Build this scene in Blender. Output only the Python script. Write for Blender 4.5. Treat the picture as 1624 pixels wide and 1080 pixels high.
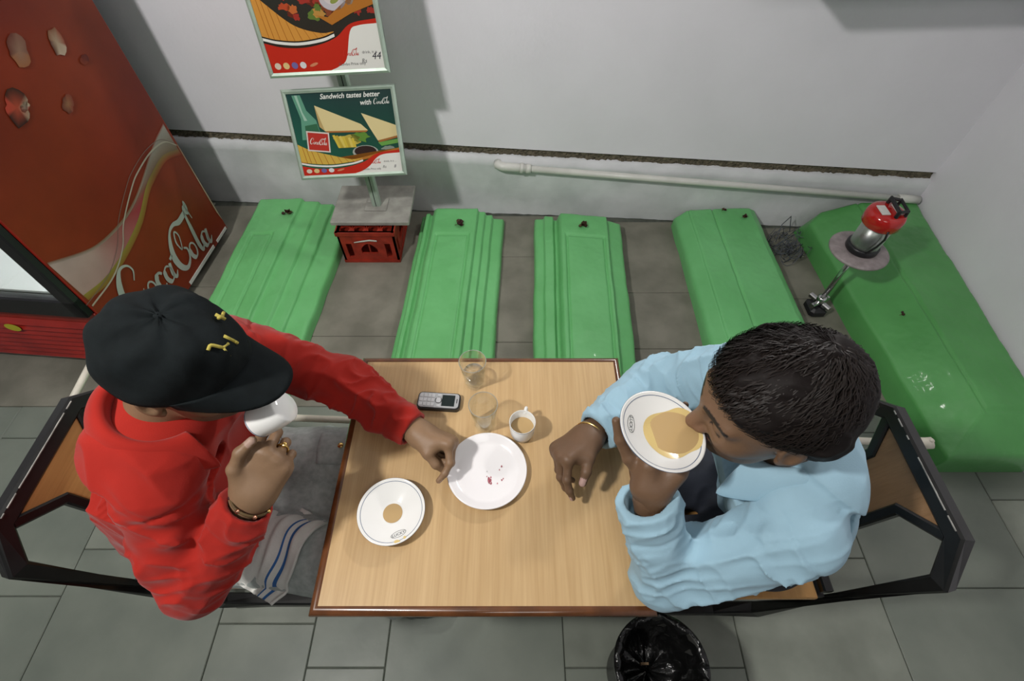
import bpy, math, random
import numpy as np
from mathutils import Vector, Matrix
for o in list(bpy.data.objects): bpy.data.objects.remove(o, do_unlink=True)
S = bpy.context.scene
COL = S.collection
PI = math.pi
random.seed(4); RNG = np.random.default_rng(4)

# ------------------------------------------------------------ camera, world, lamps, exposure
cam = bpy.data.cameras.new('camera'); cam.sensor_width = 36.0; cam.lens = 36.0*790/1624
cam_o = bpy.data.objects.new('camera', cam); COL.objects.link(cam_o)
cam_o.location = (0, 0, 1.85); cam_o.rotation_euler = (math.radians(36.4), 0, 0)
cam.clip_start = 0.02
S.camera = cam_o
S.view_settings.view_transform = 'Standard'; S.view_settings.look = 'None'
S.view_settings.gamma = 1; S.view_settings.exposure = 0.0
S.view_settings.use_curve_mapping = False
W = bpy.data.worlds.new('world'); S.world = W; W.use_nodes = True
W.node_tree.nodes['Background'].inputs[0].default_value = (0.80, 0.88, 0.84, 1)
W.node_tree.nodes['Background'].inputs[1].default_value = 0.09
def tube_lamp(name, loc, target, power, sx=1.2, sy=0.09, colr=(1, .975, .935), rz=0):
    l = bpy.data.lights.new(name, 'AREA'); l.shape = 'RECTANGLE'; l.size = sx; l.size_y = sy
    l.energy = power; l.color = colr
    o = bpy.data.objects.new(name, l); COL.objects.link(o); o.location = loc
    dvec = Vector(target)-Vector(loc)
    q = dvec.to_track_quat('-Z', 'Y')
    o.rotation_euler = (q @ Matrix.Rotation(rz, 3, 'Z').to_quaternion()).to_euler()
    return o
tube_lamp('ceiling_tube_lamp', (-1.30, -0.10, 2.85), (0.2, 2.2, 0.6), 53, 0.20, 0.12)
tube_lamp('wall_tube_lamp', (1.15, 2.08, 2.05), (0.1, 0.5, 0.7), 17, 0.4, 0.08)
tube_lamp('room_tube_lamp', (0.4, -1.3, 3.05), (0.2, 1.2, 0.8), 10, 1.2, 0.3)

# ------------------------------------------------------------ materials
def mat(name, col=(.5, .5, .5), rough=.5, metal=0., spec=.5, var=0., vscale=8., bump=0., bscale=60., coat=0.,
        trans=0., ior=1.45, attr=False, col2=None, stretch=None, emit=None, sheen=0., detail=4., bdist=.002, rvar=0.):
    m = bpy.data.materials.new(name); m.use_nodes = True
    nt = m.node_tree; N = nt.nodes; L = nt.links; b = N['Principled BSDF']
    b.inputs['Roughness'].default_value = rough; b.inputs['Metallic'].default_value = metal
    b.inputs['Specular IOR Level'].default_value = spec
    if coat: b.inputs['Coat Weight'].default_value = coat; b.inputs['Coat Roughness'].default_value = .08
    if trans: b.inputs['Transmission Weight'].default_value = trans
    b.inputs['IOR'].default_value = ior
    if sheen: b.inputs['Sheen Weight'].default_value = sheen
    src = None
    tc = N.new('ShaderNodeTexCoord'); vec = tc.outputs['Object']
    if stretch:
        mp = N.new('ShaderNodeMapping'); mp.inputs['Scale'].default_value = stretch
        L.new(vec, mp.inputs[0]); vec = mp.outputs[0]
    if attr:
        at = N.new('ShaderNodeAttribute'); at.attribute_name = 'Col'; src = at.outputs['Color']
    if var or col2 is not None:
        nz = N.new('ShaderNodeTexNoise'); nz.inputs['Scale'].default_value = vscale; nz.inputs['Detail'].default_value = detail
        L.new(vec, nz.inputs['Vector'])
        mx = N.new('ShaderNodeMix'); mx.data_type = 'RGBA'
        cr = N.new('ShaderNodeValToRGB'); cr.color_ramp.elements[0].position = .35; cr.color_ramp.elements[1].position = .65
        L.new(nz.outputs[0], cr.inputs[0]); L.new(cr.outputs[0], mx.inputs[0])
        if attr:
            mx.blend_type = 'MULTIPLY'
            mx.inputs[0].default_value = 1
            mr = N.new('ShaderNodeMapRange'); mr.inputs[3].default_value = 1-var; mr.inputs[4].default_value = 1+var*.6
            L.new(nz.outputs[0], mr.inputs[0])
            L.new(src, mx.inputs[6]); L.new(mr.outputs[0], mx.inputs[7])
            for l in list(mx.inputs[0].links): L.remove(l)
        else:
            c2 = col2 if col2 is not None else tuple(c*(1-var) for c in col)
            mx.inputs[6].default_value = (*col, 1); mx.inputs[7].default_value = (*c2, 1)
        src = mx.outputs[2]
        if rvar:
            rr = N.new('ShaderNodeMapRange'); rr.inputs[3].default_value = rough-rvar; rr.inputs[4].default_value = rough+rvar
            L.new(nz.outputs[0], rr.inputs[0]); L.new(rr.outputs[0], b.inputs['Roughness'])
    if src is not None: L.new(src, b.inputs['Base Color'])
    else: b.inputs['Base Color'].default_value = (*col, 1)
    if bump:
        n2 = N.new('ShaderNodeTexNoise'); n2.inputs['Scale'].default_value = bscale; n2.inputs['Detail'].default_value = 5
        L.new(vec, n2.inputs['Vector'])
        bp = N.new('ShaderNodeBump'); bp.inputs['Strength'].default_value = bump; bp.inputs['Distance'].default_value = bdist
        L.new(n2.outputs[0], bp.inputs['Height']); L.new(bp.outputs[0], b.inputs['Normal'])
    if emit: b.inputs['Emission Color'].default_value = (*emit[0], 1); b.inputs['Emission Strength'].default_value = emit[1]
    return m

def wood_mat(name, light, dark, scale=(1, 1, 1), freq=110., rough=.35, contrast=.5):
    m = mat(name, light, rough); nt = m.node_tree; N = nt.nodes; L = nt.links; b = N['Principled BSDF']
    tc = N.new('ShaderNodeTexCoord'); mp = N.new('ShaderNodeMapping'); mp.inputs['Scale'].default_value = scale
    L.new(tc.outputs['Object'], mp.inputs[0])
    n1 = N.new('ShaderNodeTexNoise'); n1.inputs['Scale'].default_value = freq; n1.inputs['Detail'].default_value = 3
    n2 = N.new('ShaderNodeTexNoise'); n2.inputs['Scale'].default_value = freq*.18; n2.inputs['Detail'].default_value = 3
    L.new(mp.outputs[0], n1.inputs[0]); L.new(mp.outputs[0], n2.inputs[0])
    ad = N.new('ShaderNodeMath'); ad.operation = 'ADD'; L.new(n1.outputs[0], ad.inputs[0]); L.new(n2.outputs[0], ad.inputs[1])
    cr = N.new('ShaderNodeValToRGB'); cr.color_ramp.elements[0].position = .5-contrast*.5+.25; cr.color_ramp.elements[1].position = .5+contrast*.5+.25
    cr.color_ramp.elements[0].color = (*dark, 1); cr.color_ramp.elements[1].color = (*light, 1)
    mr = N.new('ShaderNodeMath'); mr.operation = 'MULTIPLY'; mr.inputs[1].default_value = .75
    L.new(ad.outputs[0], mr.inputs[0]); L.new(mr.outputs[0], cr.inputs[0]); L.new(cr.outputs[0], b.inputs['Base Color'])
    return m

def thin_glass(name, tint, ior=1.45, rough=.02, base=.035, gain=.85, pw=3.):
    m = bpy.data.materials.new(name); m.use_nodes = True; nt = m.node_tree; N = nt.nodes; L = nt.links; N.remove(N['Principled BSDF'])
    t = N.new('ShaderNodeBsdfTransparent'); t.inputs[0].default_value = (*tint, 1)
    g = N.new('ShaderNodeBsdfGlossy'); g.inputs['Roughness'].default_value = rough; g.inputs[0].default_value = (.95, .97, .96, 1)
    f = N.new('ShaderNodeLayerWeight'); f.inputs[0].default_value = .5; mx = N.new('ShaderNodeMixShader')
    pw_ = N.new('ShaderNodeMath'); pw_.operation = 'POWER'; pw_.inputs[1].default_value = pw; L.new(f.outputs['Facing'], pw_.inputs[0])
    mu = N.new('ShaderNodeMath'); mu.operation = 'MULTIPLY_ADD'; mu.inputs[1].default_value = gain; mu.inputs[2].default_value = base
    L.new(pw_.outputs[0], mu.inputs[0]); L.new(mu.outputs[0], mx.inputs[0]); L.new(t.outputs[0], mx.inputs[1]); L.new(g.outputs[0], mx.inputs[2]); L.new(mx.outputs[0], N['Material Output'].inputs[0])
    return m
M = dict(
 wall=mat('painted_wall', (.80, .775, .835), .75, var=.05, vscale=2.5, bump=.25, bscale=35, bdist=.004),
 walllow=mat('painted_wall_lower', (.69, .70, .72), .7, col2=(.56, .58, .59), vscale=5, bump=.4, bscale=14, bdist=.008),
 groove=mat('bare_mortar', (.17, .145, .10), .95, col2=(.085, .075, .05), vscale=60, bump=1., bscale=120, bdist=.01),
 ceil=mat('ceiling_paint', (.7, .7, .7), .9),
 slab=mat('grey_stone', (.195, .215, .18), .42, col2=(.135, .155, .13), vscale=3.2, bump=.15, bscale=40, detail=8, rvar=.1),
 slab2=mat('grey_stone_worn', (.225, .245, .205), .45, col2=(.155, .17, .14), vscale=5, bump=.15, bscale=40, detail=8, rvar=.1),
 slab3=mat('dusty_stone', (.225, .215, .175), .7, col2=(.15, .145, .115), vscale=6, bump=.3, bscale=60, detail=8),
 joint=mat('dark_joint', (.11, .12, .10), .9, var=.4, vscale=20),
 green=mat('green_gloss_paint', (.160, .50, .185), .40, col2=(.135, .45, .155), vscale=5, bump=.35, bscale=28, bdist=.004, spec=.5, coat=.15, detail=8),
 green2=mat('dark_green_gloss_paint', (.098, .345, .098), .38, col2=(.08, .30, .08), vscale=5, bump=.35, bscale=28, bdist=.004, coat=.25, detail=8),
 petal=mat('dried_petal', (.055, .012, .012), .6, var=.5, vscale=50),
 petal2=mat('dried_leaf', (.10, .06, .02), .7, var=.5, vscale=50),
 pvc=mat('white_pvc', (.66, .66, .62), .35, var=.10, vscale=12),
 cream=mat('cream_pipe', (.70, .66, .56), .45, var=.15, vscale=14),
 black=mat('black_enamel', (.010, .010, .010), .33, var=.3, vscale=20, bump=.1, bscale=60),
 worn=mat('worn_edge', (.42, .41, .38), .5, var=.5, vscale=40),
 wood=wood_mat('table_laminate', (.56, .385, .20), (.44, .285, .132), (1, .03, .4), 190, .30, .5),
 edge=mat('brown_lipping', (.13, .045, .014), .22, var=.35, vscale=25, coat=.4),
 wood2=wood_mat('chair_laminate', (.55, .30, .105), (.40, .20, .065), (.4, .03, 1), 150, .35, .5),
 wood3=wood_mat('chair_laminate_brown', (.31, .175, .085), (.22, .12, .055), (.4, 1, .03), 150, .4, .5),
 ceramic=mat('white_ceramic', (.80, .80, .78), .10, spec=.6),
 melamine=mat('white_melamine', (.82, .80, .81), .2),
 bluerim=mat('blue_rim_line', (.13, .17, .26), .2),
 ink=mat('grey_ink', (.12, .13, .13), .5),
 tea=mat('milky_tea', (.47, .32, .15), .12),
 teafilm=mat('tea_film', (.66, .50, .21), .15),
 glass=thin_glass('clear_glass', (.965, .975, .97)),
 glassrim=mat('glass_rim', (.30, .31, .28), .08, spec=.6),
 water=thin_glass('water', (.985, .99, .985), 1.2),
 silver=mat('silver_plastic', (.50, .51, .52), .3, metal=.4),
 key=mat('pale_key', (.62, .63, .64), .35, metal=.2),
 darkp=mat('dark_plastic', (.012, .012, .014), .35),
 screen=mat('phone_screen', (.012, .02, .02), .08),
 gold=mat('gold', (.85, .58, .20), .22, metal=1.),
 copper=mat('copper', (.70, .38, .26), .3, metal=1.),
 red=mat('cooler_red', (.36, .020, .012), .38, var=.35, vscale=6, coat=.2),
 redcrate=mat('crate_red', (.36, .030, .014), .5, var=.4, vscale=18),
 slabtop=mat('pale_marble_slab', (.36, .355, .32), .6, col2=(.25, .245, .22), vscale=14, bump=.2, bscale=60),
 alu=mat('pale_green_aluminium', (.40, .50, .42), .38, metal=.25, var=.15, vscale=20),
 steel=mat('chrome', (.55, .55, .55), .2, metal=1.),
 disc=mat('mottled_disc', (.33, .285, .285), .45, col2=(.22, .19, .19), vscale=30),
 redgloss=mat('red_plastic', (.42, .012, .010), .15, coat=.4),
 jarbody=thin_glass('frosted_acrylic', (.86, .90, .86), 1.35, .35, .22, .6, 2.),
 acrylic=thin_glass('clear_acrylic', (.95, .97, .96), 1.35),
 print=mat('printed_paper', rough=.28, attr=True, spec=.4),
 panel=mat('printed_panel', rough=.40, attr=True, var=.22, vscale=9, spec=.35),
 white=mat('white_panel', (.8, .8, .8), .5),
 lit=mat('cooler_lamp', (1, 1, 1), .5, emit=((.95, 1, 1), 30.)),
 yellow=mat('yellow_sticker', (.55, .52, .03), .4),
 bag=mat('bin_bag', (.006, .006, .006), .16, bump=.5, bscale=22, bdist=.02),
 bin=mat('bin_plastic', (.012, .012, .010), .4),
 scrap=mat('brown_scrap', (.16, .10, .05), .7),
 wire=mat('grey_wire', (.10, .11, .13), .5, metal=.4),
 skinL=mat('skin_light_brown', rough=.50, attr=True, var=.14, vscale=45, bump=.25, bscale=260, bdist=.0012, spec=.4),
 skinR=mat('skin_dark_brown', rough=.48, attr=True, var=.14, vscale=45, bump=.25, bscale=260, bdist=.0012, spec=.4),
 redshirt=mat('red_cotton', (.37, .017, .010), .85, var=.18, vscale=9, bump=.22, bscale=420, bdist=.0012, sheen=.15, spec=.2),
 blueshirt=mat('light_blue_cotton', (.33, .51, .62), .85, var=.07, vscale=9, bump=.22, bscale=420, bdist=.0012, sheen=.1, spec=.2),
 lining=mat('patterned_lining', (.20, .32, .42), .8, col2=(.02, .05, .09), vscale=130, detail=1),
 jeans=mat('grey_denim', (.44, .47, .455), .85, col2=(.33, .36, .345), vscale=70, bump=.25, bscale=500, bdist=.001, detail=8),
 navy=mat('navy_trouser', (.018, .022, .034), .8, var=.3, vscale=20, bump=.2, bscale=400, bdist=.001),
 capm=mat('black_cap_cotton', (.007, .010, .011), .9, var=.3, vscale=40, spec=.2, bump=.35, bscale=600, bdist=.001),
 embro=mat('yellow_thread', (.46, .38, .07), .7, var=.3, vscale=90),
 hair=mat('dark_hair', (.008, .0055, .005), .65, spec=.2),
 lock=mat('dark_hair_lock', (.012, .008, .0065), .55, spec=.3),
 towel=mat('white_towel', (.74, .73, .69), .9, bump=.5, bscale=260, bdist=.002, var=.08, vscale=20),
 bluestripe=mat('blue_stripe', (.035, .13, .36), .9),
 shoe=mat('shoe_black', (.012, .012, .012), .3),
 stitch=mat('button', (.06, .06, .05), .4),
 darkundershirt=mat('dark_undershirt', (.02, .016, .018), .9),
)

# ------------------------------------------------------------ mesh helpers
class MB:
    def __init__(s): s.v = []; s.f = []; s.m = []; s.c = []; s.sm = []
    def add(s, vs, fs, mi=0, col=None, smooth=False):
        k = len(s.v); s.v += [tuple(map(float, v)) for v in vs]
        s.f += [tuple(i+k for i in f) for f in fs]; s.m += [mi]*len(fs); s.sm += [smooth]*len(fs)
        if col is not None and len(col) and not isinstance(col[0], (int, float)): s.c += [tuple(c) for c in col]
        else: s.c += [tuple(col) if col is not None else (1, 1, 1)]*len(vs)
        return s
    def hexa(s, p, mi=0, col=None):
        return s.add(p, [(0, 3, 2, 1), (4, 5, 6, 7), (0, 1, 5, 4), (1, 2, 6, 5), (2, 3, 7, 6), (3, 0, 4, 7)], mi, col)
    def bx(s, x0, x1, y0, y1, z0, z1, mi=0, bev=0., T=None):
        T = T or (lambda p: p)
        if bev <= 0:
            return s.hexa([T(p) for p in [(x0, y0, z0), (x1, y0, z0), (x1, y1, z0), (x0, y1, z0), (x0, y0, z1), (x1, y0, z1), (x1, y1, z1), (x0, y1, z1)]], mi)
        b = min(bev, abs(x1-x0)*.49, abs(y1-y0)*.49, abs(z1-z0)*.49)
        rings = []
        for (z, i) in ((z0, b), (z0+b, 0), (z1-b, 0), (z1, b)):
            c = b*(1.0 if i == 0 else 0.6)
            X0, X1, Y0, Y1 = x0+i, x1-i, y0+i, y1-i
            rings.append([(X0+c, Y0, z), (X1-c, Y0, z), (X1, Y0+c, z), (X1, Y1-c, z), (X1-c, Y1, z), (X0+c, Y1, z), (X0, Y1-c, z), (X0, Y0+c, z)])
        vs = [T(p) for r in rings for p in r]; fs = []
        for k in range(3):
            for j in range(8):
                a, c2 = k*8+j, k*8+(j+1) % 8
                fs.append((a, c2, c2+8, a+8))
        fs.append(tuple(range(7, -1, -1))); fs.append(tuple(range(24, 32)))
        return s.add(vs, fs, mi)
    def sweep(s, pts, prof, mi=0, up=(0, 0, 1), closed=False, smooth=False, caps=True, scale=None):
        """sweep a 2D closed profile along a polyline with mitred corners"""
        P = [Vector(p) for p in pts]; n = len(P); vs = []; fs = []; k = len(prof); up = Vector(up)
        for i in range(n):
            if closed: d0 = (P[i]-P[i-1]).normalized(); d1 = (P[(i+1) % n]-P[i]).normalized()
            else:
                d0 = (P[i]-P[i-1]).normalized() if i else (P[1]-P[0]).normalized()
                d1 = (P[i+1]-P[i]).normalized() if i < n-1 else d0
            t = (d0+d1)
            t = t.normalized() if t.length > 1e-6 else d0
            sd = t.cross(up)
            if sd.length < 1e-4: sd = t.cross(Vector((0, 1, 0)))
            sd.normalize(); uu = sd.cross(t).normalized()
            cosh = max(.35, d0.dot(t)); m = 1/cosh
            bend = (d1-d0); bs = bend.normalized() if bend.length > 1e-5 else None
            sc = scale[i] if scale else 1.
            for (x, y) in prof:
                q = sd*x*sc+uu*y*sc
                if bs is not None: q = q+bs*(q.dot(bs))*(m-1)
                vs.append(P[i]+q)
        R = n if closed else n-1
        for i in range(R):
            for j in range(k):
                a = i*k+j; b = i*k+(j+1) % k; c = ((i+1) % n)*k+(j+1) % k; d = ((i+1) % n)*k+j
                fs.append((a, b, c, d))
        if caps and not closed: fs.append(tuple(range(k-1, -1, -1))); fs.append(tuple(range((n-1)*k, n*k)))
        return s.add(vs, fs, mi, smooth=smooth)
    def tube(s, pts, r, mi=0, seg=10, closed=False, caps=True, scale=None):
        pr = [(r*math.cos(2*PI*i/seg), r*math.sin(2*PI*i/seg)) for i in range(seg)]
        return s.sweep(pts, pr, mi, closed=closed, smooth=True, caps=caps, scale=scale, up=(0.03, .02, 1))
    def bar(s, pts, w, h=None, mi=0, up=(0, 0, 1), bev=.004, closed=False):
        h = h or w; a, b = w/2, h/2; c = bev
        pr = [(-a+c, -b), (a-c, -b), (a, -b+c), (a, b-c), (a-c, b), (-a+c, b), (-a, b-c), (-a, -b+c)]
        return s.sweep(pts, pr, mi, up=up, closed=closed)
    def lathe(s, prof, mi=0, seg=48, c=(0, 0, 0), T=None, smooth=True):
        T = T or (lambda p: p); vs = []; fs = []; n = len(prof)
        for i in range(seg):
            a = 2*PI*i/seg
            for (r, z) in prof: vs.append(T((c[0]+r*math.cos(a), c[1]+r*math.sin(a), c[2]+z)))
        for i in range(seg):
            for j in range(n-1):
                a = i*n+j; b = ((i+1) % seg)*n+j
                fs.append((a, b, b+1, a+1))
        return s.add(vs, fs, mi, smooth=smooth)
    def disc(s, r, z, mi=0, seg=40, c=(0, 0, 0), T=None, sx=1., sy=1.):
        T = T or (lambda p: p)
        return s.add([T((c[0]+r*sx*math.cos(2*PI*i/seg), c[1]+r*sy*math.sin(2*PI*i/seg), c[2]+z)) for i in range(seg)], [tuple(range(seg))], mi)
    def poly(s, pts, mi=0, col=None): return s.add(pts, [tuple(range(len(pts)))], mi, col)
    def prism(s, poly, z0, z1, mi=0, T=None):
        T = T or (lambda p: p); n = len(poly)
        vs = [T((x, y, z0)) for x, y in poly]+[T((x, y, z1)) for x, y in poly]
        fs = [tuple(range(n-1, -1, -1)), tuple(range(n, 2*n))]+[(i, (i+1) % n, n+(i+1) % n, n+i) for i in range(n)]
        return s.add(vs, fs, mi)
    def build(s, name, mats, parent=None, smooth=None, fixn=True):
        me = bpy.data.meshes.new(name); off = wloc(parent)
        me.from_pydata([(v[0]-off[0], v[1]-off[1], v[2]-off[2]) for v in s.v], [], s.f)
        mats = mats if isinstance(mats, (list, tuple)) else [mats]
        for m in mats: me.materials.append(m)
        me.polygons.foreach_set('material_index', s.m)
        me.polygons.foreach_set('use_smooth', s.sm if smooth is None else [smooth]*len(s.f))
        if any(c != (1, 1, 1) for c in s.c):
            ca = me.color_attributes.new('Col', 'FLOAT_COLOR', 'POINT')
            ca.data.foreach_set('color', np.array([(c[0], c[1], c[2], 1) for c in s.c], 'f').ravel())
        if fixn:
            import bmesh
            bm = bmesh.new(); bm.from_mesh(me); bmesh.ops.recalc_face_normals(bm, faces=bm.faces[:]); bm.to_mesh(me); bm.free()
        return link(name, me, parent)

def wloc(o):
    p = Vector((0, 0, 0))
    while o is not None: p += o.location; o = o.parent
    return p
def link(name, me, parent=None):
    o = bpy.data.objects.new(name, me); COL.objects.link(o)
    if parent is not None: o.parent = parent
    return o
def tag(o, label=None, cat=None, group=None, kind=None):
    if label: o['label'] = label
    if cat: o['category'] = cat
    if group: o['group'] = group
    if kind: o['kind'] = kind
    return o
def thing(name, loc, label, cat, group=None):
    o = bpy.data.objects.new(name, None); COL.objects.link(o); o.location = loc; o.empty_display_size = .05
    return tag(o, label, cat, group)
def dup(root, loc, label=None, group=None):
    r = root.copy(); COL.objects.link(r); r.location = loc
    if label: r['label'] = label
    if group: r['group'] = group
    for ch in list(root.children):
        c = ch.copy(); COL.objects.link(c); c.parent = r
        for g in list(ch.children):
            e = g.copy(); COL.objects.link(e); e.parent = c
    return r
def frame_T(o, ex, ey, ez):
    o, ex, ey, ez = map(np.array, (o, ex, ey, ez))
    return lambda p: tuple(o+ex*p[0]+ey*p[1]+ez*p[2])
def spline(pts, n=8, closed=False):
    P = np.array(pts, float); out = []; N = len(P)
    R = N if closed else N-1
    for i in range(R):
        p0 = P[i-1] if (i or closed) else 2*P[0]-P[1]
        p1 = P[i]; p2 = P[(i+1) % N]
        p3 = P[(i+2) % N] if (closed or i+2 < N) else 2*P[-1]-P[-2]
        for k in range(n):
            t = k/n
            out.append(.5*((2*p1)+(-p0+p2)*t+(2*p0-5*p1+4*p2-p3)*t*t+(-p0+3*p1-3*p2+p3)*t**3))
    if not closed: out.append(P[-1])
    return np.array(out)
def text_polys(txt, size=1., shear=0., bold=0., spacing=1.):
    cu = bpy.data.curves.new('print_text', 'FONT'); cu.body = txt; cu.size = size; cu.shear = shear; cu.offset = bold; cu.space_character = spacing
    cu.resolution_u = 3
    o = bpy.data.objects.new('print_text', cu); COL.objects.link(o)
    dg = bpy.context.evaluated_depsgraph_get(); me = bpy.data.meshes.new_from_object(o.evaluated_get(dg))
    vs = [tuple(v.co) for v in me.vertices]; fs = [tuple(p.vertices) for p in me.polygons]
    bpy.data.objects.remove(o, do_unlink=True); bpy.data.curves.remove(cu); bpy.data.meshes.remove(me)
    return vs, fs
# flowing script logo as tapered strokes, unit = x-height
def _ell(cx, cy, rx, ry, a0, a1, n=14):
    return [(cx+rx*math.cos(math.radians(a0+(a1-a0)*i/n)), cy+ry*math.sin(math.radians(a0+(a1-a0)*i/n))) for i in range(n+1)]
SCRIPT = [
 ([(1.55, 1.75), (1.85, 2.25), (1.6, 2.7), (1.0, 2.75), (.45, 2.1), (.2, 1.2), (.35, .35), (.85, -.05), (1.45, .3), (1.85, 1.0)], [.06, .09, .1, .16, .34, .42, .34, .22, .1, .05]),
 (_ell(2.45, .52, .34, .52, 70, 430), [.1]*4+[.26]*4+[.12]*4+[.1]*3),
 (_ell(3.4, .52, .36, .52, 40, 320), [.14]*4+[.28]*5+[.08]*6),
 (_ell(4.25, .5, .36, .5, 50, 400), [.1]*4+[.26]*5+[.1]*6), ([(4.68, 1.02), (4.55, .35), (4.75, .0), (5.05, .3)], [.2, .26, .18, .05]),
 ([(4.85, 1.15), (5.2, 1.3)], [.16, .16]),
 ([(6.25, 1.05), (6.05, 1.7), (6.3, 2.3), (6.55, 1.9), (6.3, 1.1), (6.1, 1.3)], [.06, .1, .1, .08, .06, .04]),
 ([(7.75, 2.75), (7.1, 2.6), (6.5, 2.7), (5.9, 2.45), (5.45, 1.7), (5.3, .9), (5.55, .2), (6.05, -.1), (6.6, .25), (6.75, .85), (6.45, 1.1)], [.3, .3, .2, .14, .3, .42, .36, .24, .14, .12, .1]),
 (_ell(7.25, .5, .34, .5, 70, 430), [.1]*4+[.26]*4+[.12]*4+[.1]*3),
 ([(7.75, 2.75), (8.15, 2.95), (8.3, 3.45), (8.35, 3.0), (8.15, 2.6)], [.3, .2, .05, .16, .22]),
 ([(8.45, 2.2), (8.2, 3.15), (7.95, 2.9), (7.95, 1.7), (8.0, .5), (8.2, .0), (8.5, .35)], [.06, .08, .12, .26, .28, .2, .05]),
 (_ell(8.85, .5, .34, .5, 50, 400), [.1]*4+[.26]*5+[.1]*6), ([(9.25, 1.02), (9.12, .35), (9.3, .0), (9.6, .35)], [.2, .26, .18, .05]),
]
def script_strips():
    out = []
    for pts, w in SCRIPT:
        Q = spline(pts, 5); ww = 1.22*np.interp(np.linspace(0, 1, len(Q)), np.linspace(0, 1, len(w)), w)
        d = np.gradient(Q, axis=0); d /= np.linalg.norm(d, axis=1, keepdims=True)+1e-9
        nrm = np.stack([-d[:, 1], d[:, 0]], 1)
        out.append((Q+nrm*ww[:, None]*.5, Q-nrm*ww[:, None]*.5))
    return out
def add_script(mb, T, col, shear=.25, mi=0):
    for A, B in script_strips():
        n = len(A)
        vs = [T(p[0]+shear*p[1], p[1]) for p in A]+[T(p[0]+shear*p[1], p[1]) for p in B]
        mb.add(vs, [(i, i+1, n+i+1, n+i) for i in range(n-1)], mi, col)
# ------------------------------------------------------------ setting
WB = frame_T((0, 2.27, 0), (.9979, -.0648, 0), (.0648, .9979, 0), (0, 0, 1))   # back wall: x along, y into the wall
def zg(s): return .382-.021*s
XR = lambda y: 2.0+.09*(y-1)
b = MB()
b.prism([(-3.95, zg(-3.95)+.02), (2.115, zg(2.115)+.02), (2.115, 3.2), (-3.95, 3.2)], 0, .15, T=lambda p: WB((p[0], p[2], p[1])))
wall_back = tag(b.build('wall_back', M['wall']), 'pale grey painted back wall', kind='structure')
b = MB()
ns = 240; zs = [0, .05, .10, .16, .22, .28, .33]
vs = []; fs = []
nz_ = RNG.normal(0, 1, (ns+1, 9)); 
for i in range(ns+1):
    s = -3.95+6.065*i/ns; top = zg(s)-.022+.0015*math.sin(i*.9)+.0012*nz_[i, 0]
    for k in range(8):
        z = top*k/7; d = -.012+.004*math.sin(s*3+k)+.0015*nz_[i, k]
        vs.append(WB((s, d, z)))
    vs.append(WB((s, .03, top)))
for i in range(ns):
    for k in range(8): fs.append((i*9+k, (i+1)*9+k, (i+1)*9+k+1, i*9+k+1))
b.add(vs, fs, smooth=True); b.build('lower_plaster', M['walllow'], wall_back)
b = MB(); vs = []; fs = []
n1, n2 = 600, 6; rg = RNG.normal(0, 1, (n1+1, n2+1))
for i in range(n1+1):
    s = -3.95+6.06*i/n1
    for k in range(n2+1): vs.append(WB((s, .012+.004*rg[i, k], zg(s)-.026+.05*k/n2)))
for i in range(n1):
    for k in range(n2): a = i*(n2+1)+k; fs.append((a, a+n2+1, a+n2+2, a+1))
b.add(vs, fs); b.build('bare_mortar_groove', M['groove'], wall_back)
b = MB(); b.prism([(XR(-2.5), -2.5), (XR(2.16), 2.16), (XR(2.16)+.15, 2.16), (XR(-2.5)+.15, -2.5)], 0, 3.2)
tag(b.build('wall_right', M['wall']), 'pale grey painted side wall', kind='structure')
b = MB(); b.prism([(.90, 1.80), (XR(1.8), 1.80), (XR(2.13), 2.13), (.90, 2.211)], 1.29, 1.70); tag(b.build('shade_box_1', M['wall']), 'unseen painted box added on the back wall near the corner to cast a shadow', kind='structure')  # out-of-view box, added and shaped to cast the shadow on the wall below
b = MB(); b.bx(-3.9, -3.76, -2.5, 2.5, 0, 3.2); tag(b.build('wall_left', M['wall']), 'pale grey painted wall beyond the cooler', kind='structure')
b = MB(); b.bx(-4, 2.3, -3, 2.6, 3.2, 3.3); tag(b.build('ceiling', M['ceil']), 'plain ceiling', kind='structure')
b = MB(); b.bx(-4, 2.3, -3, 2.6, -.1, -.006)
floor = tag(b.build('floor', M['joint']), 'grey stone slab floor with thin dark joints', kind='structure')
# slabs: columns with their own cross joints
def slab_col(x0, x1, ys, mats):
    for k in range(len(ys)-1):
        y0, y1 = ys[k], ys[k+1]; g = .0012
        q = MB(); dz = random.uniform(-.0008, .0008)
        q.bx(x0+g, x1-g, y0+g, y1-g, -.03, dz, bev=.0025)
        q.build('floor_slab', M[mats[k % len(mats)]], floor)
cx = [-3.76, -3.2, -2.62, -2.06, -1.51, -.955, -.395, .165, .725, 1.232, 1.79, 2.3]
off = [.35, .1, .5, .30, .45, .22, .52, .10, .42, .325, .05]
for i in range(len(cx)-1):
    ys = [-1.4, -.72+off[i]-.25, off[i]-.13 if i < 4 else off[i]]
    ys = [off[i]-1.72, off[i]-1.15, off[i]-.575, off[i]]
    y = off[i]
    while y < 1.0-.3: y += .575; ys.append(min(y, 1.02))
    if ys[-1] < 1.02: ys.append(1.02)
    if i == 5: # a column split lengthways
        slab_col(cx[i], -.64, ys, ['slab', 'slab2']); slab_col(-.64, cx[i+1], [v-.12 for v in ys[:-1]]+[1.02], ['slab', 'slab'])
    else: slab_col(cx[i], cx[i+1], ys, [['slab', 'slab2'], ['slab2', 'slab'], ['slab', 'slab']][(i-1) % 3])
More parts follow.
